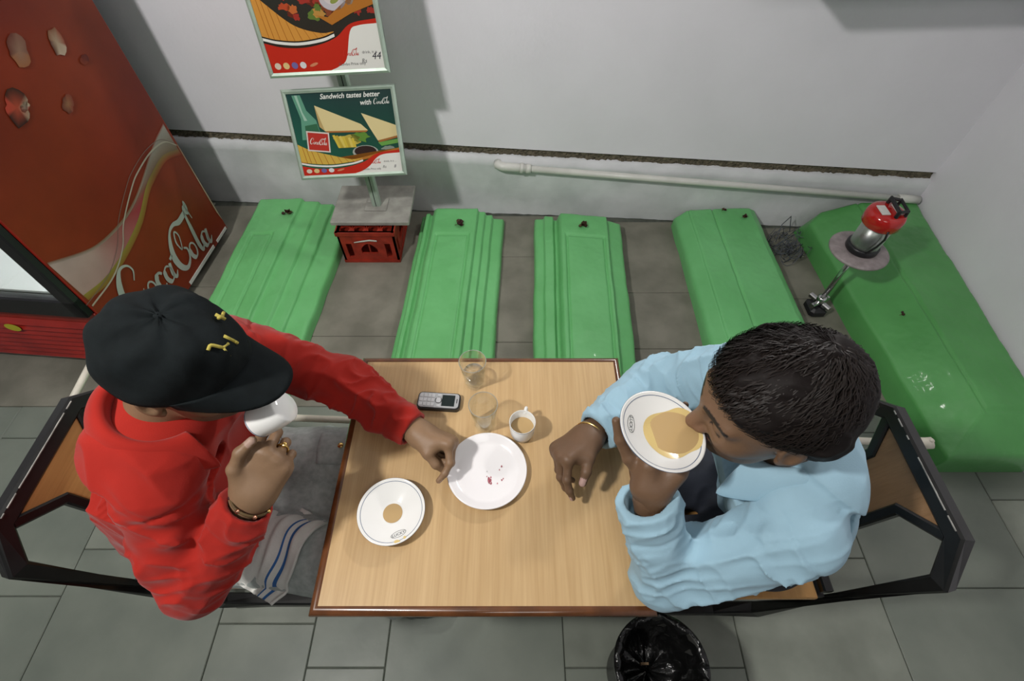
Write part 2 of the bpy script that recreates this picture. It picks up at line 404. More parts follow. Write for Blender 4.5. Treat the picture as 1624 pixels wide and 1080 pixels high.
gx = [(-3.76, -3.2, [1.02, 1.5, 2.4]), (-3.2, -2.4, [1.02, 1.6, 2.36]), (-2.4, -1.72, [1.02, 1.5, 2.36]), (-1.72, -1.2, [1.02, 1.7, 2.33]), (-1.2, -.3, [1.02, 1.39, 2.28]), (-.3, .36, [1.02, 1.355, 1.913, 2.24]), (.36, 1.1, [1.02, 1.318, 1.66, 2.19]), (1.1, 1.75, [1.02, 1.62, 2.14]), (1.75, 2.14, [1.02, 1.6, 2.12])]
for a0, a1, ys in gx: slab_col(a0, a1, ys, ['slab3'])

# ------------------------------------------------------------ graves: low green-painted slabs
def noise2(x, y, sc, seed=0):
    g = np.random.default_rng(seed).random((64, 64)); X = x*sc; Y = y*sc
    xi = np.floor(X).astype(int); yi = np.floor(Y).astype(int); fx = X-xi; fy = Y-yi
    fx = fx*fx*(3-2*fx); fy = fy*fy*(3-2*fy)
    G = lambda i, j: g[i % 64, j % 64]
    return (G(xi, yi)*(1-fx)+G(xi+1, yi)*fx)*(1-fy)+(G(xi, yi+1)*(1-fx)+G(xi+1, yi+1)*fx)*fy
def grave(label, head, foot, prof, rect=None, seed=1, bat=.012, hfun=None, group='green-painted graves', gm='green'):
    """head=(xl,xr,yl,yr) at the wall end, foot likewise; prof = list of (u,z) across"""
    nu, nv = 110, 170
    u = np.linspace(0, 1, nu); v = np.linspace(0, 1, nv); Ug, Vg = np.meshgrid(u, v, indexing='ij')
    xl = head[0]*(1-Vg)+foot[0]*Vg; xr = head[1]*(1-Vg)+foot[1]*Vg
    yl = head[2]*(1-Vg)+foot[2]*Vg; yr = head[3]*(1-Vg)+foot[3]*Vg
    X = xl*(1-Ug)+xr*Ug; Y = yl*(1-Ug)+yr*Ug
    wob = (noise2(Vg*3, Ug*0+seed, 4, seed)-.5)*.007*(Ug-.5)*2
    X = X+wob
    pu, pz = zip(*prof); zm = max(pz); pz = [max(.035, zm-(zm-z)*1.35) if len(prof) > 10 else z for z in pz]; Z = np.interp(Ug, pu, pz)
    if hfun is not None: Z = hfun(Ug, Vg)
    Wd = abs(head[1]-head[0]); Ln = abs(head[2]-foot[2])
    eu = np.minimum(Ug, 1-Ug)*Wd; ev = np.minimum(Vg, 1-Vg)*Ln; e = np.minimum(eu, ev); rr = .02
    Z = Z-np.where(e < rr, rr-np.sqrt(np.maximum(0, rr*rr-(rr-e)**2)), 0)*.8
    if rect:
        u0, u1, v0, v1, dep = rect
        d = np.maximum(np.maximum(u0-Ug, Ug-u1)*Wd, np.maximum(v0-Vg, Vg-v1)*Ln)
        Z = Z-dep*np.exp(-(d/.0055)**2)-dep*.25*(d < 0)
    Z = Z+(noise2(X+5, Y+5, 18, seed)-.5)*.004+(noise2(X+5, Y+5, 60, seed+1)-.5)*.0016
    vs = np.stack([X, Y, Z], -1).reshape(-1, 3).tolist(); fs = []
    for i in range(nu-1):
        for j in range(nv-1): a = i*nv+j; fs.append((a, a+1, a+nv+1, a+nv))
    ring = [i*nv for i in range(nu)]+[(nu-1)*nv+j for j in range(1, nv)]+[i*nv+nv-1 for i in range(nu-2, -1, -1)]+[j for j in range(nv-2, 0, -1)]
    k = len(vs); cxm = X.mean(); cym = Y.mean()
    n = len(ring)
    for lev in (0.5, 0.):
        for idx in ring:
            p = vs[idx]; f = 1+bat*(1-lev)
            vs.append((cxm+(p[0]-cxm)*f, cym+(p[1]-cym)*(1+.3*bat*(1-lev)), p[2]*lev if lev else 0.0))
    for a in range(n):
        c = (a+1) % n
        fs.append((ring[a], ring[c], k+c, k+a)); fs.append((k+a, k+c, k+n+c, k+n+a))
    q = MB(); q.add(vs, fs, smooth=True)
    return tag(q.build('painted_grave', M[gm]), label, 'grave', group)
grave('low green grave with three steps down one side, next to the tall red cooler', (-1.40, -.885, 2.23, 2.25), (-1.43, -.96, .80, .80),
      [(0, .085), (.06, .125), (.075, .13), (.50, .13), (.512, .108), (.66, .106), (.672, .088), (.80, .086), (.812, .066), (1, .06)], (.16, .36, .20, .92, .010), 3)
grave('low green grave with ridged mouldings on both long sides, beside the red crate', (-.492, -.045, 2.17, 2.17), (-.548, -.10, .80, .80),
      [(0, .075), (.055, .078), (.066, .092), (.105, .094), (.118, .084), (.15, .084), (.165, .108), (.20, .118), (.69, .118), (.70, .10), (.775, .10), (.785, .084), (.86, .084), (.872, .066), (1, .062)], (.25, .62, .155, .93, .010), 5)
grave('low green grave with ridges along one long side and a broken head corner', (.122, .585, 2.155, 2.09), (.085, .515, .80, .80),
      [(0, .07), (.10, .075), (.115, .092), (.21, .092), (.222, .076), (.26, .076), (.275, .10), (.30, .115), (.82, .115), (.83, .098), (1, .085)], (.355, .775, .13, .93, .011), 8)
grave('low green grave with a single long groove on top, next to the jar stand', (.885, 1.315, 2.15, 2.17), (.87, 1.325, .765, .765),
      [(0, .07), (.05, .085), (.13, .118), (.145, .112), (.155, .120), (.42, .122), (.435, .110), (.455, .122), (.90, .122), (1, .10)], None, 12)
def h5(Ug, Vg):
    a = np.clip((Ug-.02)/.42, 0, 1); c = np.clip((1-Vg)/.115, 0, 1)
    z = .125+.085*np.minimum(a, c)
    d = np.maximum(.44-Ug, (Vg-.885)*2.6)
    z = z-.010*np.exp(-(d/.014)**2)
    # slanted-off head corner
    return z-.10*np.clip((.16-Ug)/.16-(Vg)/.05, 0, 1)
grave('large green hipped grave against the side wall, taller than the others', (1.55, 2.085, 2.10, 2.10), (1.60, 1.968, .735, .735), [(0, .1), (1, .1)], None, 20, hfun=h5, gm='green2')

# dried flowers on the graves
def dried_flower(loc, n, label, s=1.):
    r = thing('dried_flower', loc, label, 'flower', 'dried flowers on the graves')
    for i in range(n):
        q = MB(); a = random.uniform(0, 2*PI); d = random.uniform(.0, .018)*s; L = random.uniform(.012, .022)*s; w = L*.5
        c = Vector((loc[0]+d*math.cos(a), loc[1]+d*math.sin(a), loc[2])); ex = Vector((math.cos(a*3), math.sin(a*3), 0)); ey = Vector((-ex.y, ex.x, 0))
        vs = []; 
        for t in np.linspace(-1, 1, 6):
            ww = w*math.sqrt(max(.04, 1-t*t)); zz = .002+.010*s*(t*t)*random.uniform(.6, 1.1)
            for k in (-1, 0, 1): vs.append(c+ex*(t*L*.5)+ey*(k*ww)+Vector((0, 0, zz+.005*s*abs(k)+i*.0012)))
        fs = [(j*3+k, j*3+k+1, j*3+k+4, j*3+k+3) for j in range(5) for k in range(2)]
        q.add(vs, fs, smooth=True); q.build('petal', M['petal'] if i % 3 else M['petal2'], r)
    q = MB(); q.tube([(loc[0]-.02*s, loc[1], loc[2]+.003), (loc[0], loc[1]+.004, loc[2]+.006), (loc[0]+.022*s, loc[1]+.006, loc[2]+.003)], .0013, seg=5); q.build('stem', M['petal2'], r)
dried_flower((-1.185, 2.10, .131), 6, 'brown curled dried flower on the grave next to the red cooler', 1.3)
dried_flower((-.275, 2.02, .119), 6, 'dark red dried rose on the grave beside the crate', 1.15)
dried_flower((.37, 2.015, .116), 7, 'dark red dried rose with leaf scraps on the grave with the broken corner', 1.2)
dried_flower((1.13, 2.13, .124), 3, 'single round dark red bud on the grave by the jar stand', .7)
dried_flower((1.225, 2.075, .124), 5, 'small brown dried sprig on the grave by the jar stand', .8)
dried_flower((1.68, 1.36, .186), 3, 'pale crumpled petal on the large grave', .6)

# ------------------------------------------------------------ pipes
r = thing('drain_pipe', WB((-.07, -.04, .31)), 'white plastic pipe with a capped elbow fixed along the back wall', 'pipe')
zp = lambda s: .328-.047*(s+.07)
b = MB(); b.tube([WB((-.02, -.045, zp(-.02))), WB((1.0, -.045, zp(1.0))), WB((2.08, -.045, zp(2.08)))], .0165, seg=14); b.build('pipe', M['pvc'], r)
b = MB(); b.tube([WB((.075, -.045, zp(.075))), WB((-.045, -.045, zp(-.03))), WB((-.068, -.035, zp(-.07))), WB((-.072, -.014, zp(-.07)))], .0225, seg=14); b.build('elbow', M['pvc'], r)
b = MB(); b.tube([WB((.045, -.045, zp(.045))), WB((.062, -.045, zp(.062)))], .0265, seg=14); b.tube([WB((.075, -.045, zp(.075))), WB((.10, -.045, zp(.10)))], .024, seg=14); b.build('collar', M['pvc'], r)
b = MB(); b.tube([WB((1.98, -.045, zp(1.98))), WB((2.085, -.045, zp(2.085)))], .021, seg=14); b.build('end_cap', M['pvc'], r)
r = thing('barrier_rail', (-1.46, .79, 0), 'low cream pipe barrier running along the foot of the graves', 'railing')
b = MB(); b.tube([(-1.455, .79, .4), (-.2, .735, .4), (1.285, .668, .4)], .0115, seg=10); b.build('rail', M['cream'], r)
b = MB(); b.tube([(-1.46, .79, .4), (-1.475, 1.00, .4)], .0115, seg=10); b.build('rail', M['cream'], r)
for (x, y) in ((-1.475, .79), (.05, .724), (-1.475, 1.00)):
    b = MB(); b.tube([(x, y, 0.002), (x, y, .40)], .0115, seg=10); b.build('post', M['cream'], r)
b = MB(); b.tube([(1.262, .669, .4), (1.296, .667, .402), (1.312, .666, .408)], .0185, seg=10); b.tube([(1.300, .667, .402), (1.303, .668, .424)], .008, seg=8); b.build('end_cap', M['cream'], r)
b = MB(); b.tube([(-1.475, .79, .4), (-1.445, .79, .4)], .0175, seg=10); b.build('end_cap', M['cream'], r)

# ------------------------------------------------------------ drinks cooler
C0 = np.array((-1.615, 1.235, 0)); cu_ = np.array((.085, .9964, 0)); cn_ = np.array((.9964, -.085, 0))
CT = frame_T(C0, cu_, cn_, (0, 0, 1))        # x: along side panel (near to far), y: outward, z up
cool = thing('drinks_cooler', tuple(C0), 'tall red drinks cooler with a printed side panel and a glass front door', 'cooler')
CW = .74; CD = .855; CH = 1.95
b = MB()
b.bx(.0, CD-.0, -CW, -CW+.04, .03, CH, bev=.004, T=CT); b.bx(.0, CD, -.035, -.004, .03, CH, bev=.004, T=CT)
b.bx(CD-.04, CD, -CW, 0-.004, .03, CH, T=CT); b.bx(.02, CD, -CW, -.004, CH-.05, CH+.1, T=CT); b.bx(.03, CD, -CW+.04, -.035, .37, .42, T=CT)
b.build('body', M['darkp'], cool)
for (x, y) in ((.06, -.07), (CD-.06, -.07), (.06, -CW+.07), (CD-.06, -CW+.07)):
    b = MB(); b.lathe([(.018, .0), (.022, .004), (.022, .03), (0.001, .03)], c=(0, 0, 0), seg=12, T=lambda p, x=x, y=y: CT((p[0]+x, p[1]+y, p[2]))); b.build('foot', M['darkp'], cool)
b = MB(); b.bx(.04, CD-.04, -CW+.045, -CW+.05, .42, CH-.05, T=CT); b.bx(.04, CD-.045, -.05, -.036, .42, CH-.05, T=CT); b.bx(CD-.055, CD-.045, -CW+.05, -.05, .42, CH-.05, T=CT); b.bx(.03, CD-.05, -CW+.05, -.05, .42, .43, T=CT)
b.build('inner_lining', M['white'], cool)
b = MB(); b.bx(.02, .032, -CW+.06, -CW+.075, .5, CH-.2, T=CT); b.bx(.02, .032, -.075, -.06, .5, CH-.2, T=CT); b.build('lamp', M['lit'], cool)
for zz in (.62, .95, 1.28):
    b = MB()
    for k in range(9): y = -CW+.07+k*(CW-.14)/8; b.tube([CT((.06, y, zz)), CT((CD-.07, y, zz))], .003, seg=6)
    b.tube([CT((.06, -CW+.06, zz)), CT((.06, -.06, zz))], .004, seg=6); b.build('shelf', M['pvc'], cool)
# door frame, glass and louvre on the front (local x = 0 side)
b = MB()
for (y0, y1, z0, z1) in ((-CW, -CW+.055, .36, CH), (-.055, -.002, .36, CH), (-CW, -.002, .36, .455), (-CW, -.002, CH-.09, CH)): b.bx(-.035, 0, y0, y1, z0, z1, bev=.006, T=CT)
door = b.build('door_frame', M['darkp'], cool)
b = MB(); b.bx(-.022, -.016, -CW+.05, -.05, .45, CH-.085, T=CT); b.build('door_glass', M['acrylic'], door)
b = MB(); b.bx(-.06, -.045, -CW+.02, -CW+.04, .8, 1.2, bev=.004, T=CT); b.build('door_handle', M['silver'], door)
b = MB(); b.bx(-.012, .0, -CW, -.002, .03, .36, bev=.004, T=CT); lou = b.build('louvre_panel', M['red'], cool)
for k in range(8):
    z = .055+k*.032; q = MB()
    q.hexa([CT(p) for p in [(-.030, -CW+.03, z), (-.030, -.03, z), (-.013, -.03, z+.004), (-.013, -CW+.03, z+.004), (-.026, -CW+.03, z+.006), (-.026, -.03, z+.006), (-.013, -.03, z+.024), (-.013, -CW+.03, z+.024)]]); q.build('slat', M['red'], lou)
b = MB(); b.disc(.032, 0, T=lambda p: CT((-.0335, -.40+p[0], .262+p[1]*.72)), seg=28); b.disc(.03, .0, T=lambda p: CT((-.0325, -.40+p[0], .262+p[1]*.72)), seg=28)
b.build('oval_sticker', M['yellow'], cool)
# side panel sheet with its print
b = MB(); b.bx(-.002, CD, -.004, .004, .045, CH, T=CT)
side = b.build('side_panel', M['red'], cool)
def on(p, k=1): return CT((p[0], .004+.0006*k, p[1]))
b = MB(); nx, nz = 44, 80
vs = []; cs = []; fs = []
for i in range(nx):
    for j in range(nz):
        s = .002+(CD-.004)*i/(nx-1); z = .05+1.88*j/(nz-1)
        base = np.array((.205, .024, .008)); dark = np.array((.095, .010, .006)); org = np.array((.235, .042, .010))
        w = .5+.5*math.sin(s*9+z*7+math.sin(z*11)); e = .5+.5*math.sin(s*5.-z*9+1.5)
        c = base*(1-.65*w*min(1, max(0, (z-.45)*2)))+dark*(.65*w*min(1, max(0, (z-.45)*2)))
        c = c*(1-.4*e)+org*.4*e
        vs.append(on((s, z))); cs.append(tuple(c))
for i in range(nx-1):
    for j in range(nz-1): a = i*nz+j; fs.append((a, a+nz, a+nz+1, a+1))
b.add(vs, fs, 0, cs)
def ribbon(b, A, B, ca, cb, k, n=8):
    A = spline(A, n); B = spline(B, n); m = min(len(A), len(B)); A = A[:m]; B = B[:m]
    ca = np.array(ca, float); cb = np.array(cb, float)
    ca = np.stack([np.interp(np.linspace(0, 1, m), np.linspace(0, 1, len(ca)), ca[:, q]) for q in range(3)], 1)
    cb = np.stack([np.interp(np.linspace(0, 1, m), np.linspace(0, 1, len(cb)), cb[:, q]) for q in range(3)], 1)
    b.add([on(p, k) for p in A]+[on(p, k) for p in B], [(i, i+1, m+i+1, m+i) for i in range(m-1)], 0, [tuple(c) for c in ca]+[tuple(c) for c in cb])
R0 = (.27, .03, .012)
upper = [(.84, .64), (.713, .608), (.545, .545), (.44, .515), (.342, .505), (.22, .515), (.135, .542), (.004, .611)]
lower = [(.84, .514), (.735, .548), (.619, .533), (.547, .512), (.418, .452), (.257, .417), (.126, .410), (.011, .434)]
ribbon(b, upper, lower, [(.34, .33, .29), (.30, .27, .22), (.22, .12, .09), (.30, .05, .05), (.33, .14, .12), (.42, .30, .26), (.46, .36, .32)],
       [(.16, .10, .05), (.17, .10, .05), (.20, .05, .02), (.33, .03, .05), (.36, .12, .12), (.40, .24, .22), (.42, .28, .24)], 2)
yl = [(p[0], p[1]+.012) for p in lower]; yl2 = [(p[0], p[1]-.016) for p in lower]
ribbon(b, yl, yl2, [(.22, .15, .06), (.26, .22, .04), (.27, .23, .04)], [R0, (.24, .10, .02), (.25, .12, .02)], 3)
gu = [(p[0], p[1]+.012) for p in upper]
ribbon(b, gu, upper, [R0, (.2, .1, .05), (.2, .09, .05)], [(.33, .34, .30), (.24, .2, .15), (.36, .30, .26)], 3)
wl = [(.844, .544), (.786, .595), (.683, .609), (.569, .595), (.496, .573), (.356, .506), (.273, .441), (.157, .397), (.005, .392)]
ribbon(b, [(p[0], p[1]+.0035) for p in wl], [(p[0], p[1]-.0035) for p in wl], [(.42, .38, .30)]*2, [(.42, .38, .30)]*2, 4)
ribbon(b, [(p[0]-.015, p[1]+.022) for p in wl], [(p[0]-.015, p[1]+.019) for p in wl], [(.20, .14, .12)]*2, [(.2, .14, .12)]*2, 4)
ribbon(b, [(.852, .10), (.85, .5), (.848, .545)], [(.843, .16), (.846, .5), (.846, .545)], [(.40, .33, .22)]*2, [(.4, .33, .22)]*2, 5)
def blob(b, cx, cz, rx, rz, cols, k, n=19):
    vs = [on((cx, cz), k)]; cs = [cols[0]]
    for i in range(n):
        a = 2*PI*i/n; q = random.uniform(.75, 1.0)*(1+.25*math.sin(2*a+cx*40)); vs.append(on((cx+rx*q*math.cos(a), cz+rz*q*math.sin(a)), k)); cs.append(cols[1+int(((a+cx*30) % (2*PI))/(2*PI)*.999*(len(cols)-1))])
    b.add(vs, [(0, 1+i, 1+(i+1) % n) for i in range(n)], 0, cs)
for (cx_, cz_, rx, rz, cols) in [(.60, 1.085, .045, .035, [(.40, .30, .20), (.20, .08, .04), (.10, .03, .02), (.45, .35, .26), (.25, .06, .03)]), (.31, 1.01, .055, .05, [(.36, .06, .03), (.02, .012, .01), (.30, .22, .15), (.03, .015, .01), (.40, .05, .03)]),
        (.335, 1.0, .02, .016, [(.42, .36, .28), (.30, .06, .04), (.4, .3, .2)]), (.482, .93, .03, .03, [(.27, .13, .06), (.22, .05, .03), (.12, .03, .02)]), (.45, 1.12, .05, .04, [(.26, .15, .10), (.20, .09, .06), (.12, .03, .02), (.3, .12, .05)]), (.66, 1.0, .02, .02, [(.13, .02, .01), (.1, .015, .01), (.2, .03, .01)]), (.57, 1.38, .06, .05, [(.4, .3, .2), (.2, .1, .06), (.3, .05, .03)])]:
    blob(b, cx_, cz_, rx, rz, cols, 6)
add_script(b, lambda x, y: on((.085+.0672*x*.985, .205-.0125*x+.076*y), 7), (.40, .44, .39), .22)
b.build('side_print', M['panel'], side, fixn=False)
b = MB(); b.bx(.435, .70, .0055, .0075, .048, .066, T=CT); b.bx(.735, .845, .0055, .0075, .048, .064, T=CT); b.build('edge_strip', M['pvc'], side)

# ------------------------------------------------------------ crate, slab and poster stand
cr = thing('bottle_crate', (-.72, 2.0, 0), 'red plastic bottle crate on the floor under a stone slab', 'crate')
x0, x1, y0, y1, zt = -.866, -.584, 1.874, 2.17, .200
def crate_wall(b, T, w, h):
    # openwork wall: w wide, h high, 8 mm thick; two slots and an arched hand hole
    t = .010
    for (a0, a1, c0, c1) in [(0, .03, 0, h), (w-.03, w, 0, h), (.03, w-.03, 0, .035), (.03, w-.03, h-.075, h), (.058, .10, .035, h-.075), (w-.10, w-.058, .035, h-.075)]:
        b.bx(a0, a1, 0, t, c0, c1, T=T)
    b.bx(.10, w-.10, 0, t, .035, .06, T=T)
    pts = [(.10, h-.075)]+[(.10+(w-.2)*k/8, h-.075-.035*(1-math.sin(PI*k/8))) for k in range(9)]+[(w-.10, h-.075)]
    b.prism(pts, 0, t, T=lambda p: T((p[0], p[2], p[1])))
    b.bx(-.004, w+.004, -.006, t, h-.022, h, T=T); b.bx(-.002, w+.002, -.004, t, .0, .016, T=T)
b = MB(); wdt = x1-x0; dpt = y1-y0
crate_wall(b, frame_T((x0, y0, 0), (1, 0, 0), (0, 1, 0), (0, 0, 1)), wdt, zt)
crate_wall(b, frame_T((x1, y1, 0), (-1, 0, 0), (0, -1, 0), (0, 0, 1)), wdt, zt)
crate_wall(b, frame_T((x0, y1, 0), (0, -1, 0), (1, 0, 0), (0, 0, 1)), dpt, zt)
crate_wall(b, frame_T((x1, y0, 0), (0, 1, 0), (-1, 0, 0), (0, 0, 1)), dpt, zt)
b.bx(x0, x1, y0, y1, .003, .012); b.build('body', M['redcrate'], cr)
b = MB()
for i in range(1, 4): b.bx(x0+wdt*i/4-.0035, x0+wdt*i/4+.0035, y0+.01, y1-.01, .012, zt-.012)
for i in range(1, 4): b.bx(x0+.01, x1-.01, y0+dpt*i/4-.0035, y0+dpt*i/4+.0035, .012, zt-.012)
for i in range(4):
    for j in range(4):
        ccx, ccy = x0+wdt*(i+.5)/4, y0+dpt*(j+.5)/4
        b.lathe([(.034, zt-.02), (.034, zt-.012), (.025, zt-.010), (.025, zt-.02)], c=(ccx, ccy, 0), seg=10, smooth=False)
b.build('divider', M['redcrate'], cr)
b = MB(); b.prism([(.09, 0), (.13, .006), (.17, .012), (.205, .008), (.205, .016), (.17, .021), (.13, .014), (.09, .005)], 0, .001, T=lambda p: (x0+p[0]-.012, y0-.0065-p[2], .138+p[1])); b.build('logo_swoosh', M['pvc'], cr)
sl = MB(); sl.bx(-.897, -.509, 1.922, 2.215, .2005, .223, bev=.003); slab = tag(sl.build('stone_slab', M['slabtop']), 'pale stone slab lying on the red crate under the poster stand', 'slab')
ps = thing('poster_stand', (-.685, 2.052, .2235), 'pale metal pole stand carrying two framed drink posters', 'stand')
b = MB(); b.bx(-.705, -.663, 2.034, 2.070, .224, 1.75, bev=.005); b.build('pole', M['alu'], ps)
b = MB(); b.bx(-.6855, -.6825, 2.0325, 2.0345, .232, 1.75); b.build('pole_slot', M['darkp'], ps)
b = MB(); b.bx(-.74, -.63, 2.005, 2.10, .2235, .230, bev=.002); b.build('base_plate', M['slabtop'], ps)
def poster(name, cpos, ex, up, w, h, kind):
    ex = np.array(ex, float); ex /= np.linalg.norm(ex); up = np.array(up, float); up -= ex*(ex@up); up /= np.linalg.norm(up); nn = np.cross(ex, up)
    T = frame_T(cpos, ex, up, nn)            # x right, y up, z towards the viewer
    b = MB(); b.bx(-w/2, w/2, -h/2, h/2, -.014, -.002, T=T); f = b.build(name, M['alu'], ps)
    fw = .017
    for (p0, p1, q0, q1) in (((-w/2, -h/2), (w/2, -h/2), (-w/2+fw, -h/2+fw), (w/2-fw, -h/2+fw)), ((w/2, -h/2), (w/2, h/2), (w/2-fw, -h/2+fw), (w/2-fw, h/2-fw)),
                             ((w/2, h/2), (-w/2, h/2), (w/2-fw, h/2-fw), (-w/2+fw, h/2-fw)), ((-w/2, h/2), (-w/2, -h/2), (-w/2+fw, h/2-fw), (-w/2+fw, -h/2+fw))):
        m0 = ((p0[0]+q0[0])/2, (p0[1]+q0[1])/2); m1 = ((p1[0]+q1[0])/2, (p1[1]+q1[1])/2)
        q = MB(); q.add([T((*p0, -.014)), T((*p1, -.014)), T((*p0, .002)), T((*p1, .002)), T((*m0, .008)), T((*m1, .008)), T((*q0, .004)), T((*q1, .004)), T((*q0, -.002)), T((*q1, -.002))],
              [(0, 1, 3, 2), (2, 3, 5, 4), (4, 5, 7, 6), (6, 7, 9, 8), (0, 2, 4, 6, 8), (1, 9, 7, 5, 3)]); q.build('frame_rail', M['alu'], f)
    W2, H2 = w-2*fw, h-2*fw
    def o(x, y, k=0): return T((-W2/2+W2*x, -H2/2+H2*y, -.0015+.00025*k))
    b = MB()
    def pg(pts, col, k): b.poly([o(*p, k) for p in pts], 0, col)
    def blobp(cx, cy, rx, ry, col, k, n=18, j=.0, rot=0.):
        pts = []
        for i in range(n):
            a = 2*PI*i/n; q = 1+random.uniform(-j, j); px, py = rx*q*math.cos(a), ry*q*math.sin(a)
            pts.append((min(1, max(0, cx+px*math.cos(rot)-py*math.sin(rot))), min(1, max(0, cy+px*math.sin(rot)+py*math.cos(rot)))))
        pg(pts, col, k)
    # background gradient
    n = 10; vs = []; cs = []
    for i in range(n+1):
        y = i/n
        for x in (0, .5, 1):
            if kind == 'low': c = np.array((.012, .085, .05))*(1-y)+np.array((.004, .03, .028))*y; c = c*(1.5 if x == 0 else 1)
            else: c = np.array((.03, .018, .012))*(1-y)+np.array((.02, .03, .025))*y
            vs.append(o(x, y, 0)); cs.append(tuple(c))
    b.add(vs, [(i*3+j, i*3+j+1, i*3+j+4, i*3+j+3) for i in range(n) for j in range(2)], 0, cs)
    RED = (.46, .022, .010); ORG = (.55, .25, .045); ORG2 = (.38, .14, .02); CREAM = (.62, .52, .26); WHT = (.68, .68, .64)
    if kind == 'low':
        pg([(.05, .98), (.13, .98), (.16, .80), (.235, .68), (.26, .45), (.06, .45), (.09, .7)], (.10, .28, .19), 1)
        pg([(.075, .98), (.10, .98), (.12, .78), (.15, .68), (.12, .68)], (.30, .48, .38), 2)
        pg([(.115, .62), (.235, .64), (.255, .45), (.10, .45)], (.03, .12, .06), 2)
        pg([(.245, .855), (.66, .61), (.72, .53), (.30, .545)], CREAM, 3); pg([(.245, .855), (.30, .545), (.255, .60)], (.42, .30, .12), 4)
        pg([(.30, .545), (.72, .53), (.70, .51), (.32, .525)], (.35, .13, .03), 4)
        pg([(.68, .74), (1, .575), (1, .43), (.80, .40), (.74, .56)], CREAM, 3); pg([(.80, .40), (1, .45), (1, .425), (.81, .375)], (.30, .12, .03), 4); pg([(.80, .375), (1, .41), (1, .36), (.83, .33)], (.12, .30, .06), 4)
        for i in range(7): pg([(.36+.03*i, .49-.008*i), (.385+.03*i, .495-.008*i), (.43+.025*i, .33), (.40+.025*i, .33)], [(.55, .42, .05), (.45, .33, .04), (.6, .48, .1)][i % 3], 5)
        blobp(.62, .45, .10, .06, (.10, .22, .03), 4, j=.3); blobp(.5, .42, .12, .07, (.42, .34, .06), 4, j=.25)
        blobp(.66, .265, .13, .085, (.32, .34, .30), 6); blobp(.66, .275, .11, .068, (.03, .014, .012), 7)
        blobp(.90, .30, .07, .03, (.2, .24, .2), 6, j=.3)
        pg([(.02, .36), (.0, .16), (.3, .14), (.62, .20), (.80, .25), (1, .30), (1, .26), (.80, .21), (.62, .17), (.55, .145), (.40, .20), (.25, .26)], ORG2, 8)
    else:
        for i in range(60):
            cxx, cyy = random.uniform(.25, .98), random.uniform(.42, .98)
            blobp(cxx, cyy, random.uniform(.02, .06), random.uniform(.02, .05), random.choice([(.40, .06, .02), (.30, .03, .02), (.20, .05, .02), (.45, .12, .03), (.12, .02, .01), (.10, .16, .03), (.42, .22, .05)]), 1+i % 3, j=.3)
        blobp(.56, .92, .07, .09, (.45, .10, .14), 5, j=.15); blobp(.60, .78, .08, .07, (.55, .38, .30), 5, j=.2); blobp(.57, .90, .03, .04, (.35, .04, .08), 6)
        pg([(.66, .86), (.71, .86), (.76, .62), (.70, .62)], (.5, .5, .42), 6); pg([(.68, .84), (.70, .84), (.73, .64), (.71, .64)], (.22, .32, .10), 7)
        blobp(.84, .93, .14, .15, (.55, .33, .14), 5, j=.08); blobp(.83, .96, .09, .09, (.62, .45, .27), 6, j=.1); blobp(.9, .70, .12, .13, (.36, .15, .03), 5, j=.25)
        blobp(.67, .55, .11, .085, (.45, .42, .45), 8); blobp(.67, .56, .07, .05, (.55, .5, .5), 9); blobp(.69, .545, .045, .022, (.22, .26, .06), 10, rot=.5); blobp(.80, .55, .05, .05, (.5, .45, .4), 8, j=.2)
        blobp(.34, .95, .12, .06, (.22, .12, .05), 5, j=.2)
        pg([(.5, .44), (.6, .42), (.75, .52), (1, .66), (1, .50), (.8, .44), (.62, .36)], ORG2, 8)
    # woven mat with slats
    yb, yt = (.16, .40) if kind == 'low' else (.28, .66)
    top = spline([(0, yt), (.12, yt*.80), (.3, yb+.09), (.5, yb+.025), (.62, yb+.03)], 6); bot = spline([(.0, yb+.02), (.12, yb-.012), (.3, yb-.03), (.5, yb-.01), (.62, yb+.025)], 6)
    m = len(top); b.add([o(*p, 9) for p in top]+[o(*p, 9) for p in bot], [(i, i+1, m+i+1, m+i) for i in range(m-1)], 0, ORG if kind != 'low' else (.55, .36, .06))
    for i in range(1, m-1):
        if i % 2: continue
        p0, p1 = top[i], bot[min(m-1, i+1)]; pg([tuple(p0), (p0[0]+.006, p0[1]), (p1[0]+.006, p1[1]), tuple(p1)], ORG2, 10)
    wb = [(p[0], p[1]-.012) for p in bot]; wb2 = [(p[0], p[1]-.035) for p in bot]; b.add([o(p[0], max(0, p[1]), 10) for p in wb]+[o(p[0], max(0, p[1]), 10) for p in wb2], [(i, i+1, m+i+1, m+i) for i in range(m-1)], 0, WHT)
    # red wave and white price box
    yr = yb-.03
    wave = spline([(0, yr-.005), (.15, yr-.045), (.33, yr-.055), (.5, yr-.03), (.64, yr+.02), (.78, yr+.115), (1, yr+.145)], 6); m = len(wave)
    b.add([o(*p, 11) for p in wave]+[o(p[0], 0, 11) for p in wave], [(i, i+1, m+i+1, m+i) for i in range(m-1)], 0, RED)
    ww = spline([(.52, .0), (.60, .03), (.68, .09), (.76, yr+.055), (.84, yr+.098), (1, yr+.108)], 6); m = len(ww)
    b.add([o(*p, 12) for p in ww]+[o(p[0], 0, 12) for p in ww], [(i, i+1, m+i+1, m+i) for i in range(m-1)], 0, WHT)
    for i, c in enumerate([(.6, .5, .4), (.62, .45, .2), (.15, .12, .3), (.6, .6, .6), (.55, .2, .1)]): blobp(.06+.075*i+(.02 if i == 4 else 0), .055, .028 if i < 4 else .04, .028 if i < 4 else .012, c, 13, rot=.3)
    add_script(b, lambda x, y: o(.655+.0145*x, .115+.018*y, 14), (.5, .03, .02), .25)
